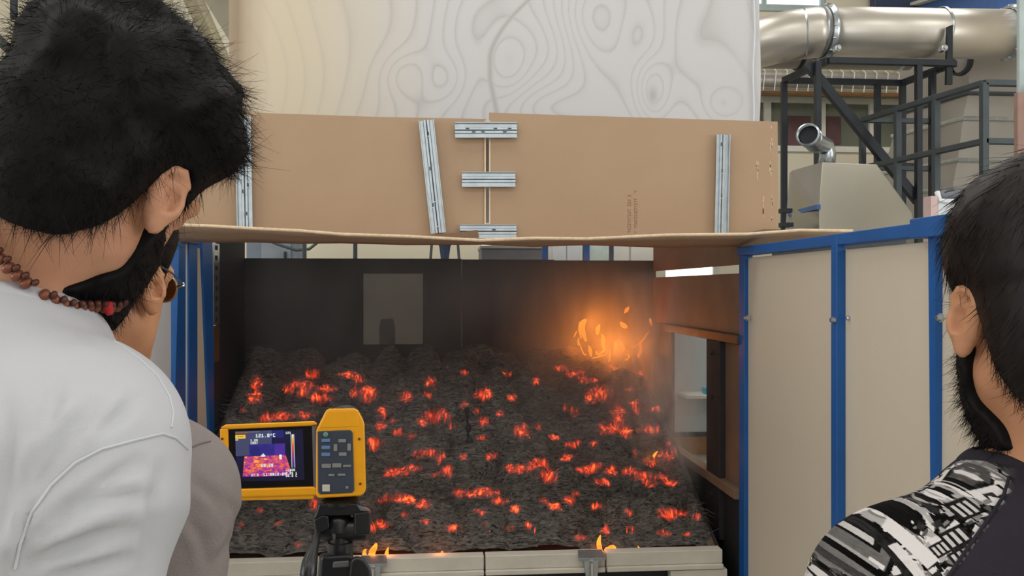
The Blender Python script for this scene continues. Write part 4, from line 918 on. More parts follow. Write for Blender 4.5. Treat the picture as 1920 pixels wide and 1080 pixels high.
# ------------------------------------------------------------------ people: one continuous body each, grown from a distance field
def smin(a, b, k):
    h = np.maximum(k - np.abs(a - b), 0) / k; return np.minimum(a, b) - h * h * k * .25
class Field:
    def __init__(s, xs, ys, zs):
        s.ax = [np.asarray(a, dtype=np.float32) for a in (xs, ys, zs)]
        s.F = np.full([len(a) for a in s.ax], 1.0, dtype=np.float32)
    def sub(s, lo, hi):
        sl = tuple(slice(max(0, np.searchsorted(a, l) - 1), min(len(a), np.searchsorted(a, h) + 1)) for a, l, h in zip(s.ax, lo, hi))
        if any(q.stop <= q.start for q in sl): return None, None
        return sl, np.stack(np.meshgrid(*[a[q] for a, q in zip(s.ax, sl)], indexing='ij'), -1)
    def pts(s): return np.stack(np.meshgrid(*s.ax, indexing='ij'), -1)
    def add(s, prims, infl=0.0):
        for p in prims:
            k = p['k']; m_ = .06 + k + infl
            lo, hi = p['lo'] - m_, p['hi'] + m_
            sl, P = s.sub(lo, hi)
            if sl is None: continue
            d = p['f'](P) - infl
            if p.get('neg'): s.F[sl] = -smin(-s.F[sl], d, k)
            else: s.F[sl] = smin(s.F[sl], d, k)
        return s
def cap(a, b, ra, rb, k=.03):
    a = np.array(a, dtype=np.float32); b = np.array(b, dtype=np.float32); ab = b - a; L = float(ab @ ab) + 1e-9
    def f(P):
        t = (((P - a) @ ab) / L).clip(0, 1); return np.linalg.norm(P - a - t[..., None] * ab, axis=-1) - (ra + (rb - ra) * t)
    r = max(ra, rb); return dict(f=f, lo=np.minimum(a, b) - r, hi=np.maximum(a, b) + r, k=k)
def ell(c, rad, R=None, k=.03, neg=False):
    c = np.array(c, dtype=np.float32); rad = np.array(rad, dtype=np.float32); R = np.eye(3) if R is None else np.array(R); R = R.astype(np.float32)
    def f(P):
        q = (P - c) @ R; k0 = np.linalg.norm(q / rad, axis=-1); k1 = np.linalg.norm(q / rad ** 2, axis=-1) + 1e-6
        return k0 * (k0 - 1) / k1
    m_ = float(rad.max()); return dict(f=f, lo=c - m_, hi=c + m_, k=k, neg=neg)
def surface_nets(F, ax):
    xs, ys, zs = ax; nx, ny, nz = F.shape
    I = F < 0
    c = [I[i:nx - 1 + i, j:ny - 1 + j, k:nz - 1 + k] for i in (0, 1) for j in (0, 1) for k in (0, 1)]
    s = sum(q.astype(np.int8) for q in c); act = (s > 0) & (s < 8)
    ci, cj, ck = np.nonzero(act); n = len(ci)
    idx = np.full(act.shape, -1, dtype=np.int64); idx[act] = np.arange(n)
    acc = np.zeros((n, 3)); cnt = np.zeros(n)
    X = np.stack([xs[ci], ys[cj], zs[ck]], -1).astype(np.float64); D = np.stack([xs[ci + 1] - xs[ci], ys[cj + 1] - ys[cj], zs[ck + 1] - zs[ck]], -1)
    for a in range(3):
        for o1 in (0, 1):
            for o2 in (0, 1):
                o = [0, 0, 0]; oth = [q for q in range(3) if q != a]; o[oth[0]] = o1; o[oth[1]] = o2; e = list(o); e[a] = 1
                f0 = F[ci + o[0], cj + o[1], ck + o[2]]; f1 = F[ci + e[0], cj + e[1], ck + e[2]]
                m_ = (f0 < 0) != (f1 < 0); t = np.where(m_, f0 / np.where(m_, f0 - f1, 1), 0)
                p = np.array(o, dtype=np.float64)[None, :].repeat(n, 0); p[:, a] = t
                acc += np.where(m_[:, None], X + p * D, 0); cnt += m_
    V = acc / np.maximum(cnt, 1)[:, None]
    quads = []
    for a in range(3):
        o1, o2 = [q for q in range(3) if q != a]
        sl0 = [slice(1, -1)] * 3; sl0[a] = slice(0, -1); sl1 = [slice(1, -1)] * 3; sl1[a] = slice(1, None)
        A, B = I[tuple(sl0)], I[tuple(sl1)]; E = np.nonzero(A != B)
        g = [E[q] + (0 if q == a else 1) for q in range(3)]; sign = A[E]
        def at(d1, d2):
            h = [v.copy() for v in g]; h[o1] -= d1; h[o2] -= d2; return idx[h[0], h[1], h[2]]
        q = np.stack([at(1, 1), at(0, 1), at(0, 0), at(1, 0)], -1)
        flip = sign if a != 1 else ~sign
        q[~flip] = q[~flip][:, ::-1]; quads.append(q)
    Q = np.concatenate(quads); Q = Q[(Q >= 0).all(1)]
    return V.astype(np.float32), Q
def axis_steps(*seg):                        # (start, stop, step), ... joined
    out = []
    for a, b, s in seg: out.append(np.arange(a, b, s))
    return np.concatenate(out)
def relax(V, Q, it=2):
    n = len(V)
    for _ in range(it):
        acc = np.zeros_like(V); cnt = np.zeros(n)
        for a, b in ((0, 1), (1, 2), (2, 3), (3, 0)):
            np.add.at(acc, Q[:, a], V[Q[:, b]]); np.add.at(acc, Q[:, b], V[Q[:, a]]); np.add.at(cnt, Q[:, a], 1); np.add.at(cnt, Q[:, b], 1)
        V = V * .5 + .5 * acc / np.maximum(cnt, 1)[:, None]
    return V
def field_mesh(name, fld, mt, parent, it=2):
    V, Q = surface_nets(fld.F, fld.ax); V = relax(V, Q, it).astype(np.float32)
    me = bpy.data.meshes.new(name); np_mesh(me, V - np.array(ORG[parent.name], dtype=np.float32), Q); me.materials.append(mt)
    return link_mesh(name, me, parent), V, Q
def vnormals(V, Q):
    n = np.cross(V[Q[:, 2]] - V[Q[:, 0]], V[Q[:, 3]] - V[Q[:, 1]]); out = np.zeros_like(V)
    for k in range(4): np.add.at(out, Q[:, k], n)
    return out / (np.linalg.norm(out, axis=1, keepdims=True) + 1e-9)

def skin_mat(name, c1, c2):
    m = mat(name, c1, .55, col2=c2, scale=22, bump=.12, bscale=420, spec=.35)
    b = m.node_tree.nodes['Principled BSDF']; b.inputs['Subsurface Weight'].default_value = .12; b.inputs['Subsurface Radius'].default_value = (.012, .005, .003); b.inputs['Subsurface Scale'].default_value = .5
    return m
M['skin'] = skin_mat('warm_skin', rgb(188, 134, 104), rgb(204, 152, 122))
M['skin_tan'] = skin_mat('tanned_skin', rgb(182, 128, 94), rgb(196, 142, 108))
M['hair_black'] = mat('black_hair', rgb(11, 9, 10), .6, var=.5, scale=60, spec=.16)
M['hair_brown'] = mat('dark_brown_hair', rgb(22, 16, 15), .5, var=.5, scale=60, spec=.22)
M['tee_white'] = mat('white_cotton', rgb(186, 187, 193), .9, var=.015, scale=6, bump=.10, bscale=500, spec=.15)
M['knit_grey'] = mat('grey_knit', rgb(142, 133, 132), .95, var=.03, scale=30, bump=.35, bscale=420, spec=.1)
M['jersey_black'] = mat('black_jersey', rgb(46, 43, 50), .95, var=.06, scale=40, bump=.25, bscale=420, spec=.1)
M['denim'] = mat('dark_denim', rgb(44, 52, 74), .9, var=.15, scale=40, bump=.2, bscale=300)
M['shoe'] = mat('dark_shoe', rgb(40, 38, 40), .6, var=.1)

def rot(yaw, roll, pitch):                   # yaw: turn to the right, roll: top tips to the right, pitch: looks down (radians)
    return np.array(Matrix.Rotation(-yaw, 3, 'Z') @ Matrix.Rotation(roll, 3, 'Y') @ Matrix.Rotation(-pitch, 3, 'X'))

def person(label, HC, HR, NB, byaw, height, skin, shirt, trousers, hair_fn, beard_fn, sleeves, wrinkle, lean=(0, 0), neck_r=.058, shoulder_w=.185, shoulder_drop=.075, cut=None, arm_fwd=.06, hs=1.0, clothes='t_shirt', collar=True, sh_up=0, seed=0, fat=1.0, wamp=.006):
    HC = np.array(HC); NB = np.array(NB); R = np.array(HR); B = rot(byaw, 0, 0)
    bx, bf = B[:, 0], B[:, 1]; up = np.array([0, 0, 1.])
    HL = lambda x, y, z: HC + R @ (np.array([x, y, z]) * hs)
    pel = np.array([NB[0] + lean[0], NB[1] + lean[1], height * .525]); T = lambda o, x, y, z: o + bx * x + bf * y + up * z
    base = Vector((pel[0], pel[1], 0))
    t = thing('person', label, 'person', base)
    s = height / 1.78
    # joints
    sh = {q: T(NB, q * shoulder_w, .0, -shoulder_drop) for q in (-1, 1)}
    el_ = {q: T(sh[q], q * .035, -.01, -.29 * s) for q in (-1, 1)}
    wr = {q: T(el_[q], -q * .01, arm_fwd, -.25 * s) for q in (-1, 1)}
    hip = {q: T(pel, q * .09, 0, -.02) for q in (-1, 1)}
    kn = {q: T(np.array([pel[0], pel[1], 0]), q * .10, .03, .50 * s) for q in (-1, 1)}
    an = {q: T(np.array([pel[0], pel[1], 0]), q * .11, -.02, .085) for q in (-1, 1)}
    ch = NB * .66 + pel * .34 + bf * .035; ch[2] = NB[2] - .20 * s
    ab = NB * .25 + pel * .75; ab[2] = pel[2] + .17
    tors = [ell(ch, np.array((.162, .112, .20)) * fat, B, .05), ell(ab, np.array((.148, .105, .17)) * fat, B, .07), ell(pel, np.array((.165, .118, .13)) * fat, B, .06)]
    tors += [cap(T(NB, 0, -.01, -.05), T(NB, 0, .005, -.16), .075, .10, .06)]
    upb = T(NB, 0, -.035, -.15)
    tors += [ell(upb, (.125, .07, .11), B, .05)]
    for q in (-1, 1):
        tors += [cap(T(NB, q * .030, -.012, -.035 + sh_up), T(sh[q], -q * .02, -.004, .0), .046, .050, .05), ell(T(ch, q * .085, -.055, .06), (.075, .05, .11), B, .05)]
    arms = []
    for q in (-1, 1):
        arms += [ell(sh[q], (.062, .064, .068), B, .05), cap(sh[q], el_[q], .056, .043, .04)]
    fore = []
    for q in (-1, 1):
        fore += [cap(el_[q], wr[q], .042, .027, .03)]
        h0 = T(wr[q], 0, .012, -.05); fore.append(ell(h0, (.018, .040, .052), B, .02))
        for i, (ly, ln) in enumerate(((-.030, .062), (-.011, .074), (.009, .080), (.028, .072))):
            k0 = T(h0, 0, ly, -.038); k1 = T(k0, -q * .006, 0, -ln * .5); k2 = T(k1, -q * .016, 0, -ln * .48)
            fore += [cap(k0, k1, .0092, .0084, .006), cap(k1, k2, .0084, .007, .004)]
        th0 = T(h0, 0, .030, .012); th1 = T(th0, -q * .010, .026, -.030); th2 = T(th1, -q * .006, .008, -.028)
        fore += [cap(th0, th1, .013, .0105, .012), cap(th1, th2, .0105, .008, .004)]
    legs = []
    for q in (-1, 1):
        legs += [cap(hip[q], kn[q], .085, .056, .05), cap(kn[q], an[q], .056, .037, .03), ell(T(kn[q] * .6 + an[q] * .4, 0, -.022, .02), (.045, .045, .11), B, .03)]
    feet = []
    for q in (-1, 1):
        feet += [cap(T(an[q], 0, -.03, -.045), T(an[q], 0, .14, -.052), .034, .030, .03)]
    nk = T(NB, 0, .0, -.02)
    head = [cap(nk, HL(0, -.025, -.055), neck_r * 1.06, neck_r * .94 * hs, .045),
            ell(HL(0, -.012, .034), np.array((.076, .098, .088)) * hs, R, .02), ell(HL(0, .036, -.035), np.array((.061, .066, .078)) * hs, R, .03),
            cap(HL(-.05, .0, -.055), HL(-.018, .075, -.100), .02, .019, .03), cap(HL(.05, .0, -.055), HL(.018, .075, -.100), .02, .019, .03), ell(HL(0, .082, -.098), np.array((.024, .018, .018)) * hs, R, .02),
            cap(HL(0, .096, .008), HL(0, .118, -.030), .009 * hs, .013 * hs, .012), ell(HL(-.013, .106, -.036), (.009, .010, .008), R, .008), ell(HL(.013, .106, -.036), (.009, .010, .008), R, .008),
            cap(HL(-.04, .084, .022), HL(.04, .084, .022), .012, .012, .02),
            ell(HL(-.032, .098, .004), (.017, .014, .011), R, .010, True), ell(HL(.032, .098, .004), (.017, .014, .011), R, .010, True),
            ell(HL(-.032, .083, .004), (.0135, .0135, .0125), R, .004), ell(HL(.032, .083, .004), (.0135, .0135, .0125), R, .004),
            ell(HL(0, .098, -.062), (.024, .010, .007), R, .010), ell(HL(0, .096, -.074), (.021, .010, .008), R, .008), ell(HL(0, .110, -.068), (.022, .008, .0022), R, .004, True)]
    for q in (-1, 1):                        # ears stand off the skull and lean back
        E = R @ np.array(Matrix.Rotation(q * -.50, 3, 'Z') @ Matrix.Rotation(.16, 3, 'X'))
        o = HL(q * .079, -.006, -.004); e_ = lambda x, y, z: o + E @ (np.array([q * x, y, z]) * .88 * hs)
        head += [ell(e_(.004, -.004, .002), (.0055, .017, .029), E, .006), cap(HL(q * .066, .004, -.004), e_(.002, .0, -.004), .016, .014, .014)]
        rim = [(.0, .012, .006), (.004, .013, .022), (.008, .003, .032), (.010, -.010, .030), (.011, -.019, .018), (.010, -.0205, .002), (.008, -.015, -.014), (.006, -.006, -.026)]
        for i in range(len(rim) - 1): head.append(cap(e_(*rim[i]), e_(*rim[i + 1]), .0042, .0042, .004))
        head += [ell(e_(.005, -.001, -.029), (.0055, .0085, .010), E, .006), ell(e_(.011, .001, .000), (.008, .008, .012), E, .004, True), ell(e_(.0115, -.008, .016), (.004, .006, .010), E, .004, True),
                 cap(e_(.007, -.011, -.006), e_(.008, -.010, .014), .0035, .003, .004), ell(e_(.006, .010, -.006), (.004, .005, .007), E, .004)]
    x0, x1 = min(HC[0] - .14, sh[-1][0], sh[1][0]) - .12, max(HC[0] + .14, sh[-1][0], sh[1][0]) + .12
    y0, y1 = min(HC[1], NB[1], pel[1]) - .24, max(HC[1], NB[1], pel[1]) + .24
    ztop = HC[2] + .16
    zs = axis_steps((-.02, NB[2] - .10, .014), (NB[2] - .10, ztop, .0034))
    fld = Field(np.arange(x0, x1, .0042), np.arange(y0, y1, .0042), zs)
    fld.add(tors).add(arms).add(fore).add(legs).add(feet).add(head)
    bo, BV, BQ = field_mesh('body', fld, skin, t, 1)
    HH = np.array(R)
    def local(P): return ((P - HC.astype(np.float32)) @ HH.astype(np.float32)) / hs
    # hair and beard: shells grown over the skull, then strands
    hf = Field(np.arange(HC[0] - .20, HC[0] + .20, .0042), np.arange(HC[1] - .20, HC[1] + .20, .0042), np.arange(HC[2] - .2, HC[2] + .24, .0042))
    hf.F[:] = .3
    hp = [head[1]] + [head[0]] + [head[2]]
    hair_fn(t, hf, hp, local, HL, R)
    if beard_fn: beard_fn(t, hf, head[:6], local, HL, R)
    # clothes
    def cloth(name, prims, mt, infl, z0, z1, cutf, step, zstep, amp, it=2):
        f = Field(np.arange(x0 - .04, x1 + .04, step), np.arange(y0, y1, step), np.arange(z0, z1, zstep)); f.add(prims, infl)
        P = f.pts(); Lp = (P - NB.astype(np.float32)) @ B.astype(np.float32)
        f.F = f.F + wrinkle(Lp) * amp
        f.F = -smin(-f.F, -cutf(P, Lp).astype(np.float32), .008)
        return field_mesh(name, f, mt, t, it)
    hem = pel[2] - .10
    cut = cut or (lambda P, Lp: 0)
    sl_end = sleeves
    def shirt_cut(P, Lp):
        arm_ = (np.abs(Lp[..., 0]) > shoulder_w - .002) if sl_end > .5 else np.zeros(P.shape[:-1], dtype=bool)
        c = np.where(arm_, (wr[1][2] + .012) - P[..., 2], (hem + .03) - P[..., 2])
        c = np.maximum(c, cut(P, Lp))
        if sl_end < .5:                      # short sleeves end above the elbow
            arm = (np.abs(Lp[..., 0]) > shoulder_w - .005) & (Lp[..., 2] < -.12)
            c = np.maximum(c, np.where(arm, (sh[1][2] - sl_end * s) - P[..., 2], -1))
        return c
    pr = tors + arms + (fore[0:1] + fore[12:13] if sl_end > .5 else [])
    so, V, Q = cloth(clothes, pr, shirt, .016, min(hem, wr[1][2] - .01) if sl_end > .5 else hem, NB[2] + .09, shirt_cut, .0050, .0050, wamp)
    if collar:
        def band(P, Lp):
            c = cut(P, Lp); return np.maximum(c, -(c + .020))
        cloth('collar', pr, collar if not isinstance(collar, bool) else shirt, .0175, NB[2] - .16, NB[2] + .09, band, .0046, .0046, 0, 1)
    lp = legs + [ell(pel, (.160, .113, .12), B, .06)]
    f = Field(np.arange(x0 - .04, x1 + .04, .010), np.arange(y0, y1, .010), np.arange(.02, pel[2] + .12, .012)); f.add(lp, .009)
    P = f.pts(); f.F = np.maximum(f.F + .003 * vnoise(P, 14, 3), np.maximum(P[..., 2] - pel[2] - .02, .055 - P[..., 2]))
    field_mesh('trousers', f, trousers, t, 2)
    for q in (-1, 1):
        a = an[q]; f = Field(np.arange(a[0] - .16, a[0] + .16, .006), np.arange(a[1] - .2, a[1] + .24, .006), np.arange(-.01, .12, .006))
        f.add([cap(T(a, 0, -.035, -.03), T(a, 0, .15, -.045), .042, .038, .03), cap(T(a, 0, -.03, 0), T(a, 0, -.02, .02), .045, .045, .03)])
        P = f.pts(); f.F = np.maximum(f.F, np.maximum(.004 - P[..., 2], P[..., 2] - .10)); field_mesh('shoe', f, M['shoe'], t, 1)
    return dict(BV=BV, BQ=BQ, T=T, t=t, V=V, Q=Q, shirt=so, HL=HL, R=R, B=B, NB=NB, sh=sh, head=head, HC=HC)

def strand_set(V, Nn, dirf, n, L, wid, parent_P, seed=0, mask=None, bendf=None, nseg=4):
    idx = np.nonzero(mask)[0] if mask is not None else np.arange(len(V))
    pick = rng.choice(idx, n); P0 = V[pick] - Nn[pick] * .006; D = dirf(P0, Nn[pick]); D /= np.linalg.norm(D, axis=1, keepdims=True) + 1e-9
    bend = bendf(P0, D) if bendf else rng.normal(0, .35, D.shape)
    return ribbons(P0, D, rng.uniform(L[0], L[1], n), wid, bend, nseg)
def hair_mesh(name, parts, mt, t):
    off = 0; Vs, Qs = [], []
    for V, Q in parts: Vs.append(V); Qs.append(Q + off); off += len(V)
    me = bpy.data.meshes.new(name); np_mesh(me, np.concatenate(Vs) - np.array(ORG[t.name]), np.concatenate(Qs)); me.materials.append(mt); return link_mesh(name, me, t)

def make_hair(mt, thick, hairline, nstr, L, wild, flow, name='hair', noise=(.008, 26), nape_thin=True, wid=.0011):
    def fn(t, hf, hp, local, HL, R):
        f = Field(*hf.ax); f.F[:] = .3
        f.add(hp[:1]); P = f.pts(); q = local(P)
        f.add([ell(HL(0, -.05, -.03), (.066, .055, .075), R, .03)])       # occiput down to the nape
        th = thick(q)
        f.F = f.F - th + noise[0] * fbm(P, noise[1], 2, 77) * (th / .02).clip(.2, 1.3)
        hl = hairline(q)
        f.F = -smin(-f.F, -hl, .006)
        V, Q = surface_nets(f.F, f.ax); V = relax(V, Q, 1)
        Nn = vnormals(V, Q); lq = local(V)
        out = np.linalg.norm(lq / np.array([.076, .105, .092]), axis=1) > .93
        Rt = R.astype(np.float32)
        def dirf(P0, n):
            w = flow(local(P0)) @ Rt.T; w = w - n * (w * n).sum(1, keepdims=True); w /= np.linalg.norm(w, axis=1, keepdims=True) + .15
            return n * wild[0] + w * wild[1] + rng.normal(0, wild[2], P0.shape)
        def bendf(P0, D): return rng.normal(0, wild[3], P0.shape) - (P0 - HL(0, -.02, .02)) * wild[4]
        top = out & (hairline(lq) < -.004)
        parts = [(V, Q), strand_set(V, Nn, dirf, nstr, L, wid, None, mask=top, bendf=bendf)]
        fr = out & (hairline(lq) > -.014)     # fine short hairs along the hairline
        if fr.sum() > 10:
            parts.append(strand_set(V, Nn, lambda P0, n: n * .25 + (flow(local(P0)) @ Rt.T) + rng.normal(0, .25, P0.shape), nstr // 9, (L[0] * .4, L[0] * .9), wid * .6, None, mask=fr))
        hair_mesh(name, parts, mt, t)
    return fn
def make_beard(mt, region, thick, nstr, L):
    def fn(t, hf, hp, local, HL, R):
        f = Field(*hf.ax); f.F[:] = .3; f.add(hp); P = f.pts(); q = local(P)
        f.F = np.maximum(f.F - thick + .003 * fbm(P, 60, 2, 7), region(q) + .004 * vnoise(P, 45, 9))
        V, Q = surface_nets(f.F, f.ax); V = relax(V, Q, 1); Nn = vnormals(V, Q); lq = local(V)
        keep = region(lq) < -.002; Rt = R.astype(np.float32)
        fl = lambda P0, n: n * .5 + (np.array([0, .25, -1.0]) @ Rt.T) + rng.normal(0, .3, P0.shape)
        parts = [(V, Q), strand_set(V, Nn, fl, nstr, L, .0009, None, mask=keep)]
        hair_mesh('beard', parts, mt, t)
    return fn

D2R = PI / 180
def standard_hairline(q, nape=-.085, front=.066):
    """negative where hair grows (head-local metres)"""
    x, y, z = q[..., 0], q[..., 1], q[..., 2]
    line = np.interp(y, [-.12, -.075, -.055, -.040, -.030, -.022, -.008, .010, .022, .028, .040, .050, .062, .075, .10], [nape, nape, nape + .012, nape + .038, nape + .072, .012, .030, .030, .022, -.02, -.02, .02, front - .02, front, front + .006])
    return line + .10 * np.maximum(.05 - np.abs(x), 0) * (y < -.05) - z

# ---- person 1: black-haired man in the white T-shirt --------------------------------------------------
H1 = CP(192, 318, .80); R1 = rot(19 * D2R, 22 * D2R, 24 * D2R)
def thick1(q):
    z, y = q[..., 2], q[..., 1]
    t_ = ((z - .025) / .055).clip(0, 1); t_ = t_ * t_ * (3 - 2 * t_)
    bk = ((-y - .03) / .04).clip(0, 1)
    return (.006 + .012 * bk + (.026 - .008 * bk) * t_ - .004 * ((y - .02) / .08).clip(0, 1) * t_) * (1 - .75 * ((-z - .035) / .05).clip(0, 1))
flow1 = lambda q: np.stack([.3 * q[..., 0] / .08, np.where(q[..., 2] > .05, .9, .25), np.where(q[..., 2] > .05, .25, -.8)], -1)
hair1 = make_hair(M['hair_black'], thick1, lambda q: standard_hairline(q, nape=-.096), 34000, (.009, .024), (.22, 1.0, .24, .6, 2.5), flow1, noise=(.008, 34), wid=.0009)
def beard_region(q, zt=.02):
    x, y, z = q[..., 0], q[..., 1], q[..., 2]
    r = np.maximum(np.maximum(-(y - .008 - .25 * np.maximum(-z - .05, 0) + .8 * np.maximum(-z - .075, 0)), y - .028 - np.maximum(-z - .02, 0) * 1.6), z - .02)
    r = np.maximum(r, -.125 - z)
    return r
def wr1(L):
    x, y, z = L[..., 0], L[..., 1], L[..., 2]
    Q_ = np.stack([(x * .8 + z * .6) * 2.6, y * 2, (z * .8 - x * .6) * 13], -1)
    Q2 = np.stack([(x * .8 - z * .6) * 2, y * 2, (z * .8 + x * .6) * 9], -1)
    a = ((-z - .03) / .07).clip(0, 1)
    r1 = 1 - np.abs(vnoise(Q_, 1, 3)) * 2; r2 = 1 - np.abs(vnoise(Q2, 1, 5)) * 2
    return -(r1 * .9 + r2 * .7 + vnoise(L, 9, 8) * .6) * a
def collar_cut(dip, k, roll):
    """positive inside the neck opening (radius roll round the neck), which drops toward the chest"""
    def f(P, Lp): return np.minimum(Lp[..., 2] - dip + k * Lp[..., 1], roll - np.hypot(Lp[..., 0] / 1.12, Lp[..., 1] - .006))
    return f
NB1 = CP(-8, 560, .80); NB1 = Vector((NB1.x, NB1.y, NB1.z))
p1 = person('man with tousled black hair and dark beard in a white T-shirt, at the left', H1, R1, NB1, 47 * D2R, 1.79, M['skin'], M['tee_white'], M['denim'], hair1,
            make_beard(M['hair_black'], beard_region, .008, 5000, (.008, .02)), .24, wr1, lean=(-.08, -.13), cut=collar_cut(-.06, .55, .087), shoulder_w=.18, shoulder_drop=.12, wamp=.010, seed=1)

# ---- person 2: man in the grey top behind him ---------------------------------------------------------
H2 = CP(190, 524, 1.10); R2 = rot(14 * D2R, 7 * D2R, 5 * D2R)
thick2 = lambda q: (.005 + .014 * ((q[..., 2] - .025) / .06).clip(0, 1) + .006 * ((-q[..., 1] - .03) / .04).clip(0, 1)) * (1 - .7 * ((-q[..., 2] - .035) / .05).clip(0, 1))
flow2 = lambda q: np.stack([.3 * q[..., 0] / .08, np.where(q[..., 2] > .05, .8, .2), np.where(q[..., 2] > .05, .1, -.9)], -1)
hair2 = make_hair(M['hair_black'], thick2, lambda q: standard_hairline(q, nape=-.080), 5000, (.008, .02), (.3, 1, .25, .3, 1.5), flow2, noise=(.004, 30))
def wr2(L):
    x, y, z = L[..., 0], L[..., 1], L[..., 2]
    return (vnoise(np.stack([x * 3, y * 3, z * 8], -1), 1, 13) + .6 * vnoise(L, 8, 18)) * ((-z - .06) / .1).clip(0, 1)
p2 = person('man with glasses in a grey knit top, half hidden behind the white T-shirt', H2, R2, CP(120, 725, 1.08), 28 * D2R, 1.72, M['skin_tan'], M['knit_grey'], M['denim'], hair2,
            None, .8, wr2, lean=(.0, .05), cut=collar_cut(-.05, .5, .074), shoulder_w=.17, shoulder_drop=.125, hs=.95, wamp=.009, seed=2)

# ---- person 3: dark-haired man at the right edge ------------------------------------------------------
H3 = CP(1980, 588, .78); R3 = rot(13 * D2R, -2 * D2R, 6 * D2R)
thick3 = lambda q: (.006 + .020 * ((q[..., 2] - .02) / .07).clip(0, 1) + .008 * ((-q[..., 1] - .03) / .04).clip(0, 1)) * (1 - .6 * ((-q[..., 2] - .045) / .05).clip(0, 1))
flow3 = lambda q: np.stack([.8 * q[..., 0] / .08, .25 + 0 * q[..., 0], -.75 + 0 * q[..., 0]], -1)
hair3 = make_hair(M['hair_brown'], thick3, lambda q: standard_hairline(q, nape=-.095), 11000, (.02, .045), (.10, 1, .10, .12, 2.0), flow3, noise=(.004, 20))
def wr3(L):
    x, y, z = L[..., 0], L[..., 1], L[..., 2]
    return (vnoise(np.stack([x * 3, y * 3, z * 7], -1), 1, 23) * .7 + .5 * vnoise(L, 8, 28)) * ((-z - .05) / .1).clip(0, 1)
p3 = person('dark-haired bearded man in a black sweatshirt with a printed sleeve at the right edge', H3, R3, CP(2012, 902, .80), 0, 1.66, M['skin_tan'], M['jersey_black'], M['denim'], hair3,
            make_beard(M['hair_black'], beard_region, .010, 5000, (.008, .02)), .8, wr3, lean=(0, -.03), cut=collar_cut(-.05, .45, .070), shoulder_w=.168, shoulder_drop=.114, seed=3)
# ------------------------------------------------------------------ stitched seams, necklace, glasses, printed sleeve
from mathutils.bvhtree import BVHTree
def tree_of(V, Q): return BVHTree.FromPolygons([tuple(map(float, v)) for v in V], [tuple(map(int, q)) for q in Q])
def hits(tree, pts, lift=.001):
    out = []
    for i in range(len(pts) - 1):
        for k in range(5):
            f = k / 5; d = ray(pts[i][0] * (1 - f) + pts[i + 1][0] * f, pts[i][1] * (1 - f) + pts[i + 1][1] * f).normalized()
            h = tree.ray_cast(Vector((0, 0, EYE)), d)
            if h[0] is not None: out.append(h[0] - d * lift)
    return out
def seam(p, tree, pts, m, name='seam', r=.0014, lift=.0006):
    q = hits(tree, pts, lift)
    if len(q) > 2: part(name, m, p['t'], lambda b: b.tube(q, r, 6), smooth='auto')
def press_folds(p, folds):
    """presses creases (dips with a raised lip) into the cloth along polylines measured on the photograph"""
    me = p['shirt'].data; V = p['V'].astype(np.float64); org = np.array(ORG[p['t'].name]); no = np.zeros(len(V) * 3, dtype=np.float32); me.vertices.foreach_get('normal', no); no = no.reshape(-1, 3)
    qy = V[:, 0] * ST + V[:, 1] * CT; X = 960 + FPX * (V[:, 0] * CT - V[:, 1] * ST) / qy; Y = 540 - FPX * (V[:, 2] - EYE) / qy
    front = (no[:, 1] < .35); disp = np.zeros(len(V))
    for pts, w, dep in folds:
        best = np.full(len(V), 1e9); sgn = np.zeros(len(V)); tt = np.zeros(len(V)); n = len(pts) - 1
        for i in range(n):
            a = np.array(pts[i], float); b = np.array(pts[i + 1], float); ab = b - a; L = ab @ ab
            t = (((X - a[0]) * ab[0] + (Y - a[1]) * ab[1]) / L).clip(0, 1); dx = X - a[0] - t * ab[0]; dy = Y - a[1] - t * ab[1]; d = np.hypot(dx, dy)
            m = d < best; best = np.where(m, d, best); sgn = np.where(m, np.sign(ab[0] * dy - ab[1] * dx), sgn); tt = np.where(m, (i + t) / n, tt)
        env = np.sin(np.pi * tt.clip(.04, .96)) ** .6; x = best / w * sgn
        disp += dep * env * (-np.exp(-x * x) + .8 * np.exp(-(x - 1.7) ** 2) + .4 * np.exp(-((x + 1.9) / 1.3) ** 2))
    V = V + no * (disp * front)[:, None]; p['V'] = V.astype(np.float32)
    me.vertices.foreach_set('co', (V - org).astype(np.float32).ravel()); me.update()
press_folds(p1, [([(250, 750), (225, 780), (190, 812)], 13, .0040), ([(175, 765), (140, 800), (85, 860), (50, 930)], 16, .0045), ([(115, 715), (105, 770), (85, 830)], 14, .0030), ([(255, 868), (200, 905), (130, 950), (70, 1010), (45, 1075)], 15, .0050),
    ([(280, 930), (230, 928), (170, 945), (120, 975)], 12, .0045), ([(245, 990), (180, 1005), (110, 1030), (60, 1060)], 14, .0050), ([(300, 880), (290, 930), (280, 1000), (270, 1075)], 14, .0030), ([(60, 950), (45, 1000), (30, 1060)], 12, .0060), ([(10, 730), (20, 800), (15, 900), (5, 1000)], 18, .0035), ([(110, 640), (150, 625), (200, 640)], 16, .0022), ([(240, 1045), (170, 1062), (100, 1080)], 12, .0040)])
press_folds(p2, [([(360, 900), (400, 930), (440, 985)], 12, .0030), ([(440, 985), (430, 1020), (400, 1060)], 10, .0040), ([(350, 970), (380, 1010), (390, 1075)], 12, .0035), ([(420, 930), (442, 960), (450, 1000)], 8, .0025)])
T1 = tree_of(p1['V'], p1['Q']); B1 = tree_of(p1['BV'], p1['BQ']); T3 = tree_of(p3['V'], p3['Q']); T2 = tree_of(p2['V'], p2['Q'])
seam_grey = mat('seam_grey', rgb(194, 196, 202), .9)
seam(p1, T1, [(353, 842), (330, 821), (305, 813), (250, 826), (190, 842), (140, 868), (95, 910), (60, 960), (38, 1020), (26, 1078)], seam_grey, 'armhole_seam', .0011)
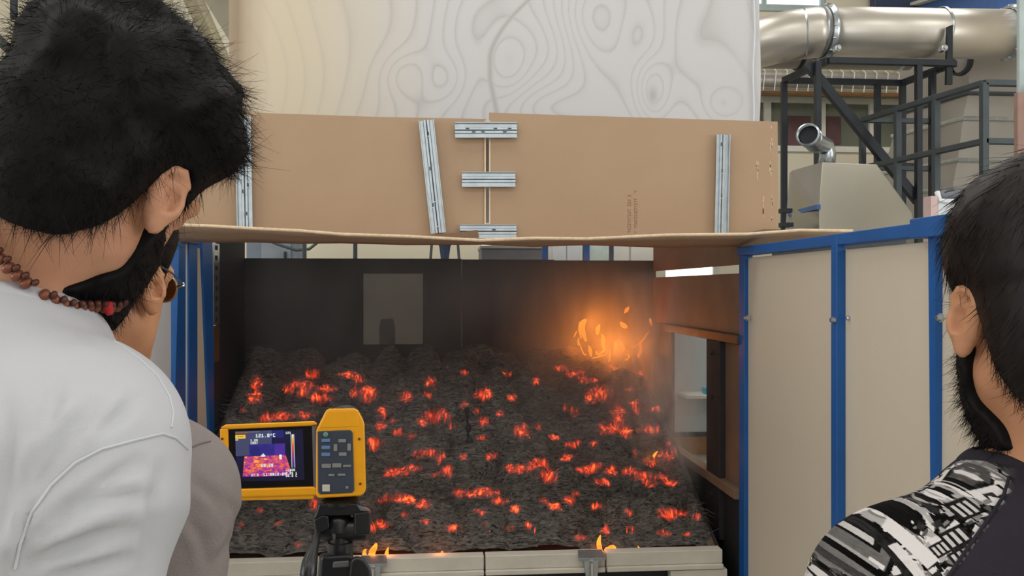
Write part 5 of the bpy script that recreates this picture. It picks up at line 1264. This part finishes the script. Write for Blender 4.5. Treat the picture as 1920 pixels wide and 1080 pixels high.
seam(p1, T1, [(215, 640), (260, 672), (295, 705), (318, 745), (325, 775), (320, 808)], seam_grey, 'shoulder_seam', .0010)
seam(p2, T2, [(352, 842), (375, 832), (400, 826)], mat('seam_brown', rgb(112, 104, 102), .9), 'shoulder_seam', .0010)

# bead necklace of the first man
t = thing('bead_necklace', 'brown wooden bead necklace round the neck of the man in the white T-shirt', 'necklace', p1['NB'])
vis = hits(B1, [(2, 490), (40, 510), (80, 532), (110, 553), (150, 576)], .004)
a0, a1 = vis[0], vis[-1]; line_d = (a1 - a0).normalized()
n0 = (Vector(p1['HL'](0, -.025, -.055)) - Vector(p1['NB'])); mid = a0.lerp(a1, .4)
nrm = (n0 - line_d * n0.dot(line_d)).normalized()
axis_pt = Vector(p1['NB']) + n0 * ((mid - Vector(p1['NB'])).dot(nrm) / n0.dot(nrm))
u_ = (mid - axis_pt).normalized(); w_ = nrm.cross(u_)
bead_m = mat('bead_wood', rgb(116, 62, 40), .38, var=.3, scale=90)
def ball(r, n=10, m_=6, sq=.8):
    b = MB(); b.lathe([(r * math.sin(PI * k / m_) + .0002, -r * sq * math.cos(PI * k / m_)) for k in range(m_ + 1)], (0, 0, 0), (0, 0, 1), n); return b
bm1 = ball(.0056); bm2 = ball(.0034)
def inst_mesh(name, b, m):
    me = bpy.data.meshes.new(name); me.from_pydata(b.v, [], b.f); me.polygons.foreach_set('use_smooth', [True] * len(me.polygons)); me.materials.append(m); return me
mbig, msmall = inst_mesh('bead', bm1, bead_m), inst_mesh('spacer_bead', bm2, mat('spacer_wood', rgb(78, 38, 28), .4))
loop = []
for k in range(720):
    a = 2 * PI * k / 720; d = u_ * math.cos(a) + w_ * math.sin(a)
    h = B1.ray_cast(axis_pt, d)
    r_ = h[3] if h[0] is not None else .07
    loop.append(axis_pt + d * (min(r_, .085) + .0095) + nrm * (.004 if nrm.z > 0 else -.004))
sm = [sum((loop[(i + j) % 720] for j in range(-8, 9)), Vector()) / 17 for i in range(720)]
acc = 0; last = sm[0]; kbead = 0
for i in range(1, 720):
    acc += (sm[i] - last).length; last = sm[i]
    if acc >= .0088:
        acc = 0; d = (sm[(i + 3) % 720] - sm[i - 3]).normalized(); rt = d.to_track_quat('Z', 'Y').to_euler()
        o = link_mesh('bead', mbig, t); o.location = sm[i] - ORG[t.name]; o.rotation_euler = rt
        o = link_mesh('spacer_bead', msmall, t); o.location = sm[i] - ORG[t.name] + (sm[i] - axis_pt).normalized() * .0015 - nrm * (.0062 if nrm.z < 0 else -.0062) + d * .004; o.rotation_euler = rt
red = mat('red_thread', rgb(176, 34, 40), .8)
e_ = hits(B1, [(172, 574), (182, 572)], .006)
q0 = CP(176, 582, (e_[0] - Vector((0, 0, EYE))).length / ray(176, 582).length - .004) if e_ else sm[60]
part('red_tassel', red, t, lambda b: b.tube([q0, q0 + Vector((.004, .004, .006)), q0 + Vector((.010, .005, .004)), q0 + Vector((.013, .004, -.004))], [.001, .0045, .006, .003], 10), smooth='auto')
part('red_cord', red, t, lambda b: b.tube([q0 + Vector((0, 0, -.008)), q0 + Vector((-.004, -.001, -.002)), q0 + Vector((-.002, -.001, .008)), q0 + Vector((.004, 0, .010)), q0 + Vector((.009, .002, .004))], .0009, 6), smooth='auto')

# glasses of the second man
HL2 = p2['HL']; gl = lambda x, y, z: Vector(HL2(x, y, z))
t = thing('glasses', 'thin metal rimmed glasses worn by the man in the grey knit top', 'glasses', gl(0, .12, 0))
gold = mat('thin_metal_rim', rgb(150, 128, 96), .35, .7)
lens = mat('brown_lens', rgb(92, 58, 30), .08)
for q in (-1, 1):
    ring = [gl(q * .032 + .022 * math.cos(2 * PI * k / 20), .112 - .30 * (abs(q * .032 + .022 * math.cos(2 * PI * k / 20)) - .01), .0 + .019 * math.sin(2 * PI * k / 20)) for k in range(21)]
    rm_ = part('rim', gold, t, lambda b: b.tube(ring, .0016, 6), smooth='auto')
    part('lens', lens, rm_, lambda b: b.add(ring[:-1] + [v + Vector((0, .0012, 0)) for v in ring[:-1]], [tuple(range(20)), tuple(range(39, 19, -1))] + [(i, 20 + i, 20 + (i + 1) % 20, (i + 1) % 20) for i in range(20)]))
    tm_ = part('temple', M['rail_grey'], t, lambda b: b.tube([gl(q * .054, .099, .006), gl(q * .066, .092, .010), gl(q * .078, .04, .022), gl(q * .080, -.005, .030), gl(q * .077, -.022, .016)], .0014, 6), smooth='auto')
    part('hinge', M['galv'], tm_, lambda b: b.bar(gl(q * .054, .100, .006), gl(q * .066, .093, .010), .003, .005))
part('bridge', gold, t, lambda b: b.tube([gl(-.010, .112, .006), gl(0, .116, .010), gl(.010, .112, .006)], .0014, 6), smooth='auto')

# printed raglan sleeve of the third man: a generated greyscale street print on the cloth
def canvas(w, h, v): return np.full((h, w), v, dtype=np.float32)
PW, PH = 600, 640                            # 0.4 mm per pixel: x -.27..-.03 m, z +.045..-.211 m
yy, xx = np.mgrid[0:PH, 0:PW].astype(np.float32)
def n2(f, sd): return vnoise(np.stack([xx * f, yy * f, 0 * xx], -1), 1.0, sd)
rp_ = np.random.default_rng(5)
img = (.30 + .12 * n2(.05, 61)).astype(np.float32)
def shape(cx, cy, a, b_, ang, v, kind=0):
    R_ = int(max(a, b_)) + 3; X0, X1, Y0, Y1 = max(0, int(cx) - R_), min(PW, int(cx) + R_), max(0, int(cy) - R_), min(PH, int(cy) + R_)
    if X1 <= X0 or Y1 <= Y0: return
    dx = xx[Y0:Y1, X0:X1] - cx; dy = yy[Y0:Y1, X0:X1] - cy; c_, s_ = math.cos(ang), math.sin(ang)
    u = dx * c_ + dy * s_; w = -dx * s_ + dy * c_
    m_ = (np.hypot(u / a, w / b_) < 1) if kind else ((np.abs(u) < a) & (np.abs(w) < b_))
    img[Y0:Y1, X0:X1][m_] = v
sl = -.46
tones = (.03, .06, .12, .25, .42, .62, .85, .95)
for k in range(5200):
    f_ = 1 - k / 5200; cx, cy = rp_.uniform(40, 600), rp_.uniform(40, 640)
    a = (5 + 26 * f_ ** 2) * math.exp(rp_.normal(0, .4)); b_ = a * rp_.uniform(.12, .75)
    shape(cx, cy, a, b_, sl + rp_.choice([0, 0, PI / 2, .5, -.3]) + rp_.normal(0, .08), tones[rp_.choice(8, p=[.15, .13, .12, .14, .14, .12, .12, .08])], rp_.random() < .18)
for k in range(12):                          # rows of lit windows in the house fronts
    cx, cy = rp_.uniform(260, 520), rp_.uniform(110, 330); a = rp_.uniform(18, 30)
    shape(cx, cy, a, a * .5, sl, .08)
    for q in range(3): shape(cx + (q - 1) * a * .58 * math.cos(sl), cy + (q - 1) * a * .58 * math.sin(sl), a * .16, a * .34, sl, .75)
low = (yy > 268 + (xx - 60) * .28 + 10 * n2(.03, 74)) & (xx < 330)
pale = .84 + .10 * n2(.03, 71) - .6 * (np.abs(n2(.022, 72)) < .04) - .2 * (n2(.09, 77) > .55)
img = np.where(low, pale, img)
shape(150, 232, 60, 20, -.5, .30); shape(190, 262, 130, 20, .50, .40); shape(176, 262, 110, 8, .5, .20)      # street
shape(222, 226, 52, 32, .62, .04); shape(224, 218, 48, 22, .62, .34); shape(238, 204, 32, 13, .62, .04); shape(226, 197, 9, 7, .62, .85); shape(250, 212, 9, 7, .62, .75)   # parked car
shape(190, 214, 10, 5, .62, .88); shape(244, 252, 10, 5, .62, .88); shape(208, 234, 44, 4, .62, .6); shape(202, 242, 48, 7, .62, .02)
shape(284, 250, 9, 60, -.35, .10); shape(310, 268, 10, 60, -.45, .85); shape(318, 210, 16, 34, -.6, .92)
shape(478, 178, 34, 20, sl, .05, 1); shape(478, 178, 30, 16, sl, .76, 1); shape(478, 178, 28, 1.6, sl, .3); shape(478, 178, 1.6, 15, sl, .3); shape(462, 232, 22, 30, .3, .34, 1); shape(468, 262, 14, 20, .3, .58, 1)
shape(250, 150, 60, 12, sl, .92); shape(320, 122, 52, 8, sl, .86)
shape(430, 106, 74, 11, sl, .07)
for k in range(8):
    cx, cy = 378 + k * 15 * math.cos(sl), 130 + k * 15 * math.sin(sl)
    shape(cx, cy, 5.5, 7.5, sl, .74); shape(cx, cy, 2.6, 4.6, sl, .06)
    if k % 3 == 1: shape(cx + 4, cy, 3, 5, sl, .06)
img = np.where(yy < 60 + 10 * n2(.03, 76) - (xx - 430) * .42, .05 + .30 * (n2(.14, 78) > .45) * (n2(.04, 79) > 0), img)
img = img + .05 * n2(.25, 80)
for bx_, by_ in ((165, 318), (190, 306)): img = np.where((np.abs((yy - by_) - np.abs(xx - bx_) * .4) < 3) & (np.abs(xx - bx_) < 16), .06, img)
img = (img * .92).clip(.02, .80)
im = bpy.data.images.new('sleeve_print', PW, PH, float_buffer=True); px = np.ones((PH, PW, 4), dtype=np.float32)
px[..., 0] = img ** 1.75 * .95; px[..., 1] = img ** 1.75 * .90; px[..., 2] = img ** 1.75 * .89
im.colorspace_settings.name = 'Non-Color'
im.pixels.foreach_set(px[::-1].ravel()); im.pack()
so = p3['shirt']; me = so.data
L3 = (p3['V'] - np.array(p3['NB'], dtype=np.float32)) @ p3['B'].astype(np.float32)
uv = np.stack([(L3[:, 0] + .315) / .24, (L3[:, 2] + .211) / .256], -1)
sl_ = ((-.112 + 1.05 * L3[:, 2]) - L3[:, 0]) * 250 * .5 + .5
me.attributes.new('sleeve', 'FLOAT', 'POINT').data.foreach_set('value', sl_.astype(np.float32))
lay = me.uv_layers.new(name='print_map'); vi = np.zeros(len(me.loops), dtype=np.int32); me.loops.foreach_get('vertex_index', vi)
lay.data.foreach_set('uv', uv[vi].astype(np.float32).ravel())
m = M['jersey_black'].copy(); m.name = 'printed_jersey'; nt = m.node_tree; bs = nt.nodes['Principled BSDF']
old = bs.inputs['Base Color'].links[0].from_socket
ti = N(nt, 'ShaderNodeTexImage'); ti.image = im; ti.extension = 'MIRROR'
um = N(nt, 'ShaderNodeUVMap', uv_map='print_map'); nt.links.new(um.outputs[0], ti.inputs[0])
at = N(nt, 'ShaderNodeAttribute', attribute_name='sleeve'); cl = N(nt, 'ShaderNodeMapRange'); nt.links.new(at.outputs['Fac'], cl.inputs[0])
mx = N(nt, 'ShaderNodeMix', data_type='RGBA'); nt.links.new(cl.outputs[0], mx.inputs[0]); nt.links.new(old, mx.inputs[6]); nt.links.new(ti.outputs[0], mx.inputs[7]); nt.links.new(mx.outputs[2], bs.inputs['Base Color'])
me.materials.clear(); me.materials.append(m)
nbp = p3['NB']; sp = []
for k in range(20):
    z_ = .03 - k * .014; x_ = -.112 + 1.05 * z_
    o_ = Vector(nbp) + Vector(p3['B'][:, 0]) * x_ + Vector((0, 0, z_)) - Vector(p3['B'][:, 1]) * .4
    h = T3.ray_cast(o_, Vector(p3['B'][:, 1]))
    if h[0] is not None: sp.append(h[0] - Vector(p3['B'][:, 1]) * .0004)
part('raglan_seam', M['jersey_black'], p3['t'], lambda b: b.tube(sp, .0016, 6), smooth='auto')
# ------------------------------------------------------------------ thermal camera on its tripod
DC = 1.60
RD = ray(555, 900).normalized()
C = lambda x, y, d=0.0: CP(x, y, DC) + RD * d     # pixel outline on the camera back, d metres deeper
t = thing('thermal_camera', 'yellow handheld thermal camera with a lit false-colour screen standing on the tripod', 'thermal camera', C(560, 850))
def pris(name, pts, d0, d1, m, bevel=.003, parent=None):
    f = [C(x, y, d0) for x, y in pts]; k = [C(x, y, d1) for x, y in pts]
    return part(name, m, parent or t, lambda b: b.prism(f, k), bevel=bevel, segs=3)
# display half: a frame of four yellow rails round the glass, and the backing
pris('display_back', [(416, 803), (594, 793), (594, 930), (424, 934)], .012, .040, M['yellow'], .006)
pris('frame_rail', [(413, 802), (424, 796), (590, 789.5), (596, 796), (584, 798.5), (430, 805)], -.004, .02, M['yellow'], .003)
pris('frame_rail', [(424, 934), (596, 929), (593, 914), (586, 912), (430, 917), (423, 921)], -.006, .02, M['yellow'], .004)
pris('frame_rail', [(412, 804), (428, 803), (431, 920), (419, 934)], -.003, .02, M['yellow'], .003)
pris('lower_chin', [(430, 931), (592, 927), (588, 936), (436, 939)], -.002, .03, M['yellow'], .003)
pris('hinge_strip', [(585, 798), (592, 797.5), (595, 914), (588, 914)], -.001, .012, M['grey_plastic'], .001)
glass = mat('screen_glass', rgb(16, 17, 20), .12)
pris('screen_glass', [(428, 805), (585.5, 798), (588.5, 912), (429, 918)], .001, .014, glass, .001)
# the lit picture: generated pixels, palette from black-blue through violet to orange and white
SW, SH = 280, 220
yy, xx = np.mgrid[0:SH, 0:SW].astype(np.float32)
def n3(fx, fy, sd): return vnoise(np.stack([xx * fx, yy * fy, 0 * xx], -1), 1.0, sd)
def pal(v):
    k = np.array([0, .18, .36, .55, .75, .9, 1.0]); cols = np.array([(.005, .005, .02), (.02, .02, .20), (.10, .03, .38), (.55, .05, .25), (.95, .16, .04), (1, .55, .10), (1, .95, .75)])
    return np.stack([np.interp(v, k, cols[:, c]) for c in range(3)], -1)
val = .01 + .03 * n3(.02, .02, 1) + .05 * (xx < 150) * (yy < 110)
back = (xx > 55) & (xx < 205) & (yy > 58) & (yy < 112); val = np.where(back, .20 + .10 * ((xx > 160) & (xx < 203)) + .03 * n3(.05, .05, 2), val)
val = np.where((np.hypot((xx - 82) / 22, (yy - 92) / 24) < 1) & (yy > 60), .15, val)
val = np.where((yy < 34) & (xx > 135) & (xx < 200), .14, val)
vl = 35 - (yy - 112) * .10; vr = 206 + (yy - 112) * .30
bedm = (yy > 110) & (yy < 200) & (xx > vl) & (xx < np.minimum(vr, 222))
heat = .70 + .22 * n3(.09, .16, 3) + .18 * n3(.18, .3, 4) - .0045 * np.maximum(yy - 150, 0) - .12 * (n3(.06, .1, 5) > .3)
val = np.where(bedm, heat.clip(.12, 1), val)
pic = pal(val.clip(0, 1)).astype(np.float32)
pic[(xx < 150) & (yy < 108) & ~back] += np.array((.05, .055, .07), dtype=np.float32)
def box(x0, x1, y0, y1, c): pic[int(y0):int(y1), int(x0):int(x1)] = c
sb = ((xx > 232) & (xx < 240) & (yy > 20) & (yy < 165)); g = ((165 - yy) / 145).clip(0, 1)
pic[sb] = pal(.25 + .75 * g)[sb]; box(229, 231, 20, 165, (.75, .85, .75)); box(241, 243, 20, 165, (.75, .85, .75))
FONT = {'0': '757', '1': '262', '2': '', }
G = {'0': (7, 5, 5, 5, 7), '1': (2, 6, 2, 2, 7), '2': (7, 1, 7, 4, 7), '3': (7, 1, 7, 1, 7), '4': (5, 5, 7, 1, 1), '5': (7, 4, 7, 1, 7), '6': (7, 4, 7, 5, 7), '7': (7, 1, 2, 2, 2), '8': (7, 5, 7, 5, 7), '9': (7, 5, 7, 1, 7),
     '.': (0, 0, 0, 0, 2), 'C': (7, 4, 4, 4, 7), 'o': (2, 5, 2, 0, 0), ':': (0, 2, 0, 2, 0), '/': (1, 1, 2, 4, 4), 'A': (2, 5, 7, 5, 5), 'M': (5, 7, 7, 5, 5), '-': (0, 0, 7, 0, 0), ' ': (0, 0, 0, 0, 0), 'x': (5, 5, 2, 5, 5), '%': (5, 1, 2, 4, 5)}
def txt(s_, x, y, k, c=(.85, .95, .86)):
    for ch in s_:
        for r_i, bits in enumerate(G.get(ch, G['8'])):
            for q in range(3):
                if bits >> (2 - q) & 1: box(x + q * k, x + q * k + k, y + r_i * k, y + r_i * k + k, c)
        x += 4 * k
txt('121.8oC', 84, 14, 3.0); txt('1.00', 62, 36, 2); txt('100%', 62, 48, 2); txt('121', 208, 8, 2); txt('120', 220, 170, 2)
txt('80.20', 104, 146, 2.6); txt('27.0', 62, 188, 2); txt('11:08', 112, 186, 2.4); txt('12:04', 160, 186, 2.4); txt('-10', 204, 172, 2); txt('0.95 1', 204, 184, 2); txt('20.0 C', 204, 195, 2)
box(0, 42, 16, 32, (.95, .62, .04)); box(8, 34, 22, 25, (.45, .25, .02)); box(0, 12, 34, 40, (.6, .6, .5)); box(0, 52, 3, 9, (.30, .11, .03)); box(54, 100, 3, 6, (.20, .21, .20)); box(-0, 14, 196, 206, (.55, .85, .55))
for r_i, ln in enumerate((3, 7, 15, 19, 15)): box(114 - ln / 2, 114 + ln / 2, 100 + r_i * 3, 103 + r_i * 3, (.8, .85, .85))
pic[(np.hypot(xx - 184, yy - 112) < 6) | (np.hypot(xx - 184, yy - 122) < 6)] = (1, .95, .7)
im = bpy.data.images.new('thermal_picture', SW, SH, float_buffer=True); im.colorspace_settings.name = 'Non-Color'
px = np.ones((SH, SW, 4), dtype=np.float32); px[..., :3] = pic; im.pixels.foreach_set(px[::-1].ravel()); im.pack()
m, nt, bs = new_mat('lit_screen'); ti = N(nt, 'ShaderNodeTexImage'); ti.image = im; ti.extension = 'EXTEND'; um = N(nt, 'ShaderNodeUVMap', uv_map='screen_map'); nt.links.new(um.outputs[0], ti.inputs[0])
bs.inputs['Base Color'].default_value = (.01, .01, .012, 1); bs.inputs['Roughness'].default_value = .12
nt.links.new(ti.outputs[0], bs.inputs['Emission Color']); bs.inputs['Emission Strength'].default_value = .95
crn = [C(443, 903, .0004), C(571, 900, .0004), C(568, 805, .0004), C(441, 809, .0004)]
o = part('screen', m, t, lambda b: b.prism(crn, [v + Vector((0, .0015, 0)) for v in crn]))
lay = o.data.uv_layers.new(name='screen_map')
cx = [Vector(v) - ORG[t.name] for v in crn]
for lp in o.data.loops:
    co = o.data.vertices[lp.vertex_index].co
    k = min(range(4), key=lambda i: (co - cx[i]).length); lay.data[lp.index].uv = ((0, 0), (1, 0), (1, 1), (0, 1))[k]
# grip half with keypad
pris('grip_body', [(593, 806), (611, 770), (617, 766.5), (664, 766), (671, 769), (680, 786), (683, 795), (686, 916), (682, 926), (675, 930), (597, 934), (592, 929)], -.008, .085, M['yellow'], .008)
pris('keypad_plate', [(595, 809), (656, 806.5), (661, 811), (664, 919), (660, 924), (600, 927), (596, 922)], -.0105, -.006, M['keypad'], .002)
pris('palm_groove', [(606, 786), (616, 771), (662, 770.5), (670, 780), (673, 800), (598, 803)], -.0088, -.007, M['yellow'], .001)
def key(name, x, y, w, h, m, d=-.0125): pris(name, [(x - w / 2, y - h / 2), (x + w / 2, y - h / 2 - w * .012), (x + w / 2, y + h / 2 - w * .012), (x - w / 2, y + h / 2)], d, -.010, m, .0008)
for y in (826.5, 839.5, 852.5): key('function_key', 610.5, y, 16, 6.5, M['btn_blue'])
part('power_key', M['btn_green'], t, lambda b: b.lathe([(.0046, 0), (.0046, .002), (.003, .0028)], C(610.5, 815, -.0105), (-ST, -CT, 0), 16), smooth='auto')
key('arrow_key', 641, 827, 14, 6.5, M['btn_grey']); key('arrow_key', 642, 852, 14, 6.5, M['btn_grey']); key('arrow_key', 628.5, 840, 6.5, 13, M['btn_grey']); key('arrow_key', 654, 839, 6.5, 13, M['btn_grey'])
key('menu_key', 611.5, 874, 17, 8, M['btn_grey']); key('menu_key', 631, 873, 17, 8, M['btn_grey']); key('menu_key', 650, 874, 15, 4, M['btn_grey']); key('menu_key', 621, 891, 11, 4, M['btn_grey']); key('menu_key', 640, 890.5, 14, 4, M['btn_grey'])
key('save_key', 611, 915, 14, 13, M['btn_white']); key('small_key', 650, 914, 5, 5, M['btn_grey'])
for x, y in ((417, 823), (673, 823.5), (675, 907)):
    part('screw', M['screw'], t, lambda b: b.lathe([(.0024, 0), (.0024, .0012)], C(x, y, -.0080 if x > 500 else -.0030), (-ST, -CT, 0), 10))
part('lens_barrel', M['black_plastic'], t, lambda b: b.lathe([(.034, 0), (.036, .02), (.033, .05), (.030, .052)], C(645, 792, .08), (ST, CT, 0), 24), smooth='auto')

t = thing('tripod', 'black tripod with a pan head and thumb lever under the yellow thermal camera', 'tripod', Vector((C(636, 1000).x, C(636, 1000, .03).y, 0)))
bp_ = M['black_plastic']
dz = lambda px: px / FPX * DC
X = lambda x, y, d=.03: C(x, y, d)
side = Vector((CT, -ST, 0)); fwd = Vector((ST, CT, 0))
part('quick_plate', bp_, t, lambda b: b.lathe([(.026, 0), (.034, .003), (.036, .010), (.030, .012)], X(641, 947), (0, 0, 1), 24), smooth='auto')
pris('tilt_plate', [(599, 945), (676, 944), (684, 952), (676, 966), (604, 968), (588, 975)], .0, .06, bp_, .003, parent=t)
pris('clamp_lever', [(668, 946), (693, 955), (694, 960), (676, 958)], -.004, .01, M['grey_plastic'], .002, parent=t)
pris('side_block', [(664, 962), (694, 958), (695, 1002), (664, 1003)], -.006, .05, bp_, .004, parent=t)
pris('cradle', [(588, 975), (604, 966), (616, 968), (618, 990), (598, 1000), (592, 998)], -.004, .05, bp_, .004, parent=t)
part('tilt_barrel', bp_, t, lambda b: b.lathe([(.021, 0), (.0225, .004), (.0225, .088), (.021, .092)], X(600, 994), side, 28), smooth='auto')
part('barrel_cap', M['grey_plastic'], t, lambda b: b.lathe([(.0235, 0), (.0235, .006)], X(629, 993), side, 28), smooth='auto')
part('tilt_dome', bp_, t, lambda b: b.lathe([(.026, -.01), (.026, .006), (.020, .018), (.008, .024)], X(638, 985), (0, 0, 1), 24), smooth='auto')
part('neck', bp_, t, lambda b: b.lathe([(.020, -.075), (.021, -.045), (.024, -.043), (.024, -.012), (.020, -.010), (.020, .0)], X(640, 1006), (0, 0, 1), 24), smooth='auto')
part('pan_handle', bp_, t, lambda b: b.tube([X(597, 985, .02), X(596, 1000, 0), X(592, 1015, -.02), X(586, 1030, -.03), X(580, 1050, -.045), X(577, 1072, -.06), X(576, 1080, -.062)], [.006, .006, .006, .010, .0145, .0155, .012], 16), smooth='auto')
pris('head_base', [(600, 1042), (660, 1038), (668, 1120), (594, 1122)], -.01, .07, bp_, .008, parent=t)
pris('bright_collar', [(624, 1052), (654, 1050), (655, 1062), (623, 1064)], -.014, .0, M['grey_plastic'], .003, parent=t)
pris('lock_lever', [(656, 1046), (668, 1040), (682, 1046), (692, 1062), (698, 1092), (690, 1110), (658, 1112), (652, 1076)], -.035, -.008, bp_, .008, parent=t)
top = X(638, 1110, .03)
part('center_column', M['galv'], t, lambda b: b.tube([top + Vector((0, 0, .05)), (top.x, top.y, .35)], .014, 18), smooth='auto')
part('shoulder', bp_, t, lambda b: b.lathe([(.028, -.05), (.045, -.03), (.045, .01), (.03, .03)], (top.x, top.y, top.z - .08), (0, 0, 1), 24), smooth='auto')
for k in range(3):
    a = PI + k * 2 * PI / 3; d = Vector((math.cos(a), math.sin(a), 0)); p0 = Vector((top.x, top.y, top.z - .09)) + d * .045
    p2_ = Vector((top.x, top.y, .02)) + d * .48; p1_ = p0.lerp(p2_, .5)
    lg = part('leg', bp_, t, lambda b: b.tube([p0, p1_], .015, 12), smooth='auto')
    part('lower_tube', M['galv'], lg, lambda b: b.tube([p1_, p2_], .010, 12), smooth='auto')
    part('leg_clamp', bp_, lg, lambda b: b.lathe([(.019, -.02), (.019, .02)], p1_, (p2_ - p0), 12), smooth='auto')
    part('rubber_foot', bp_, lg, lambda b: b.lathe([(.014, -.02), (.018, 0), (.014, .02)], p2_, (0, 0, 1), 12), smooth='auto')
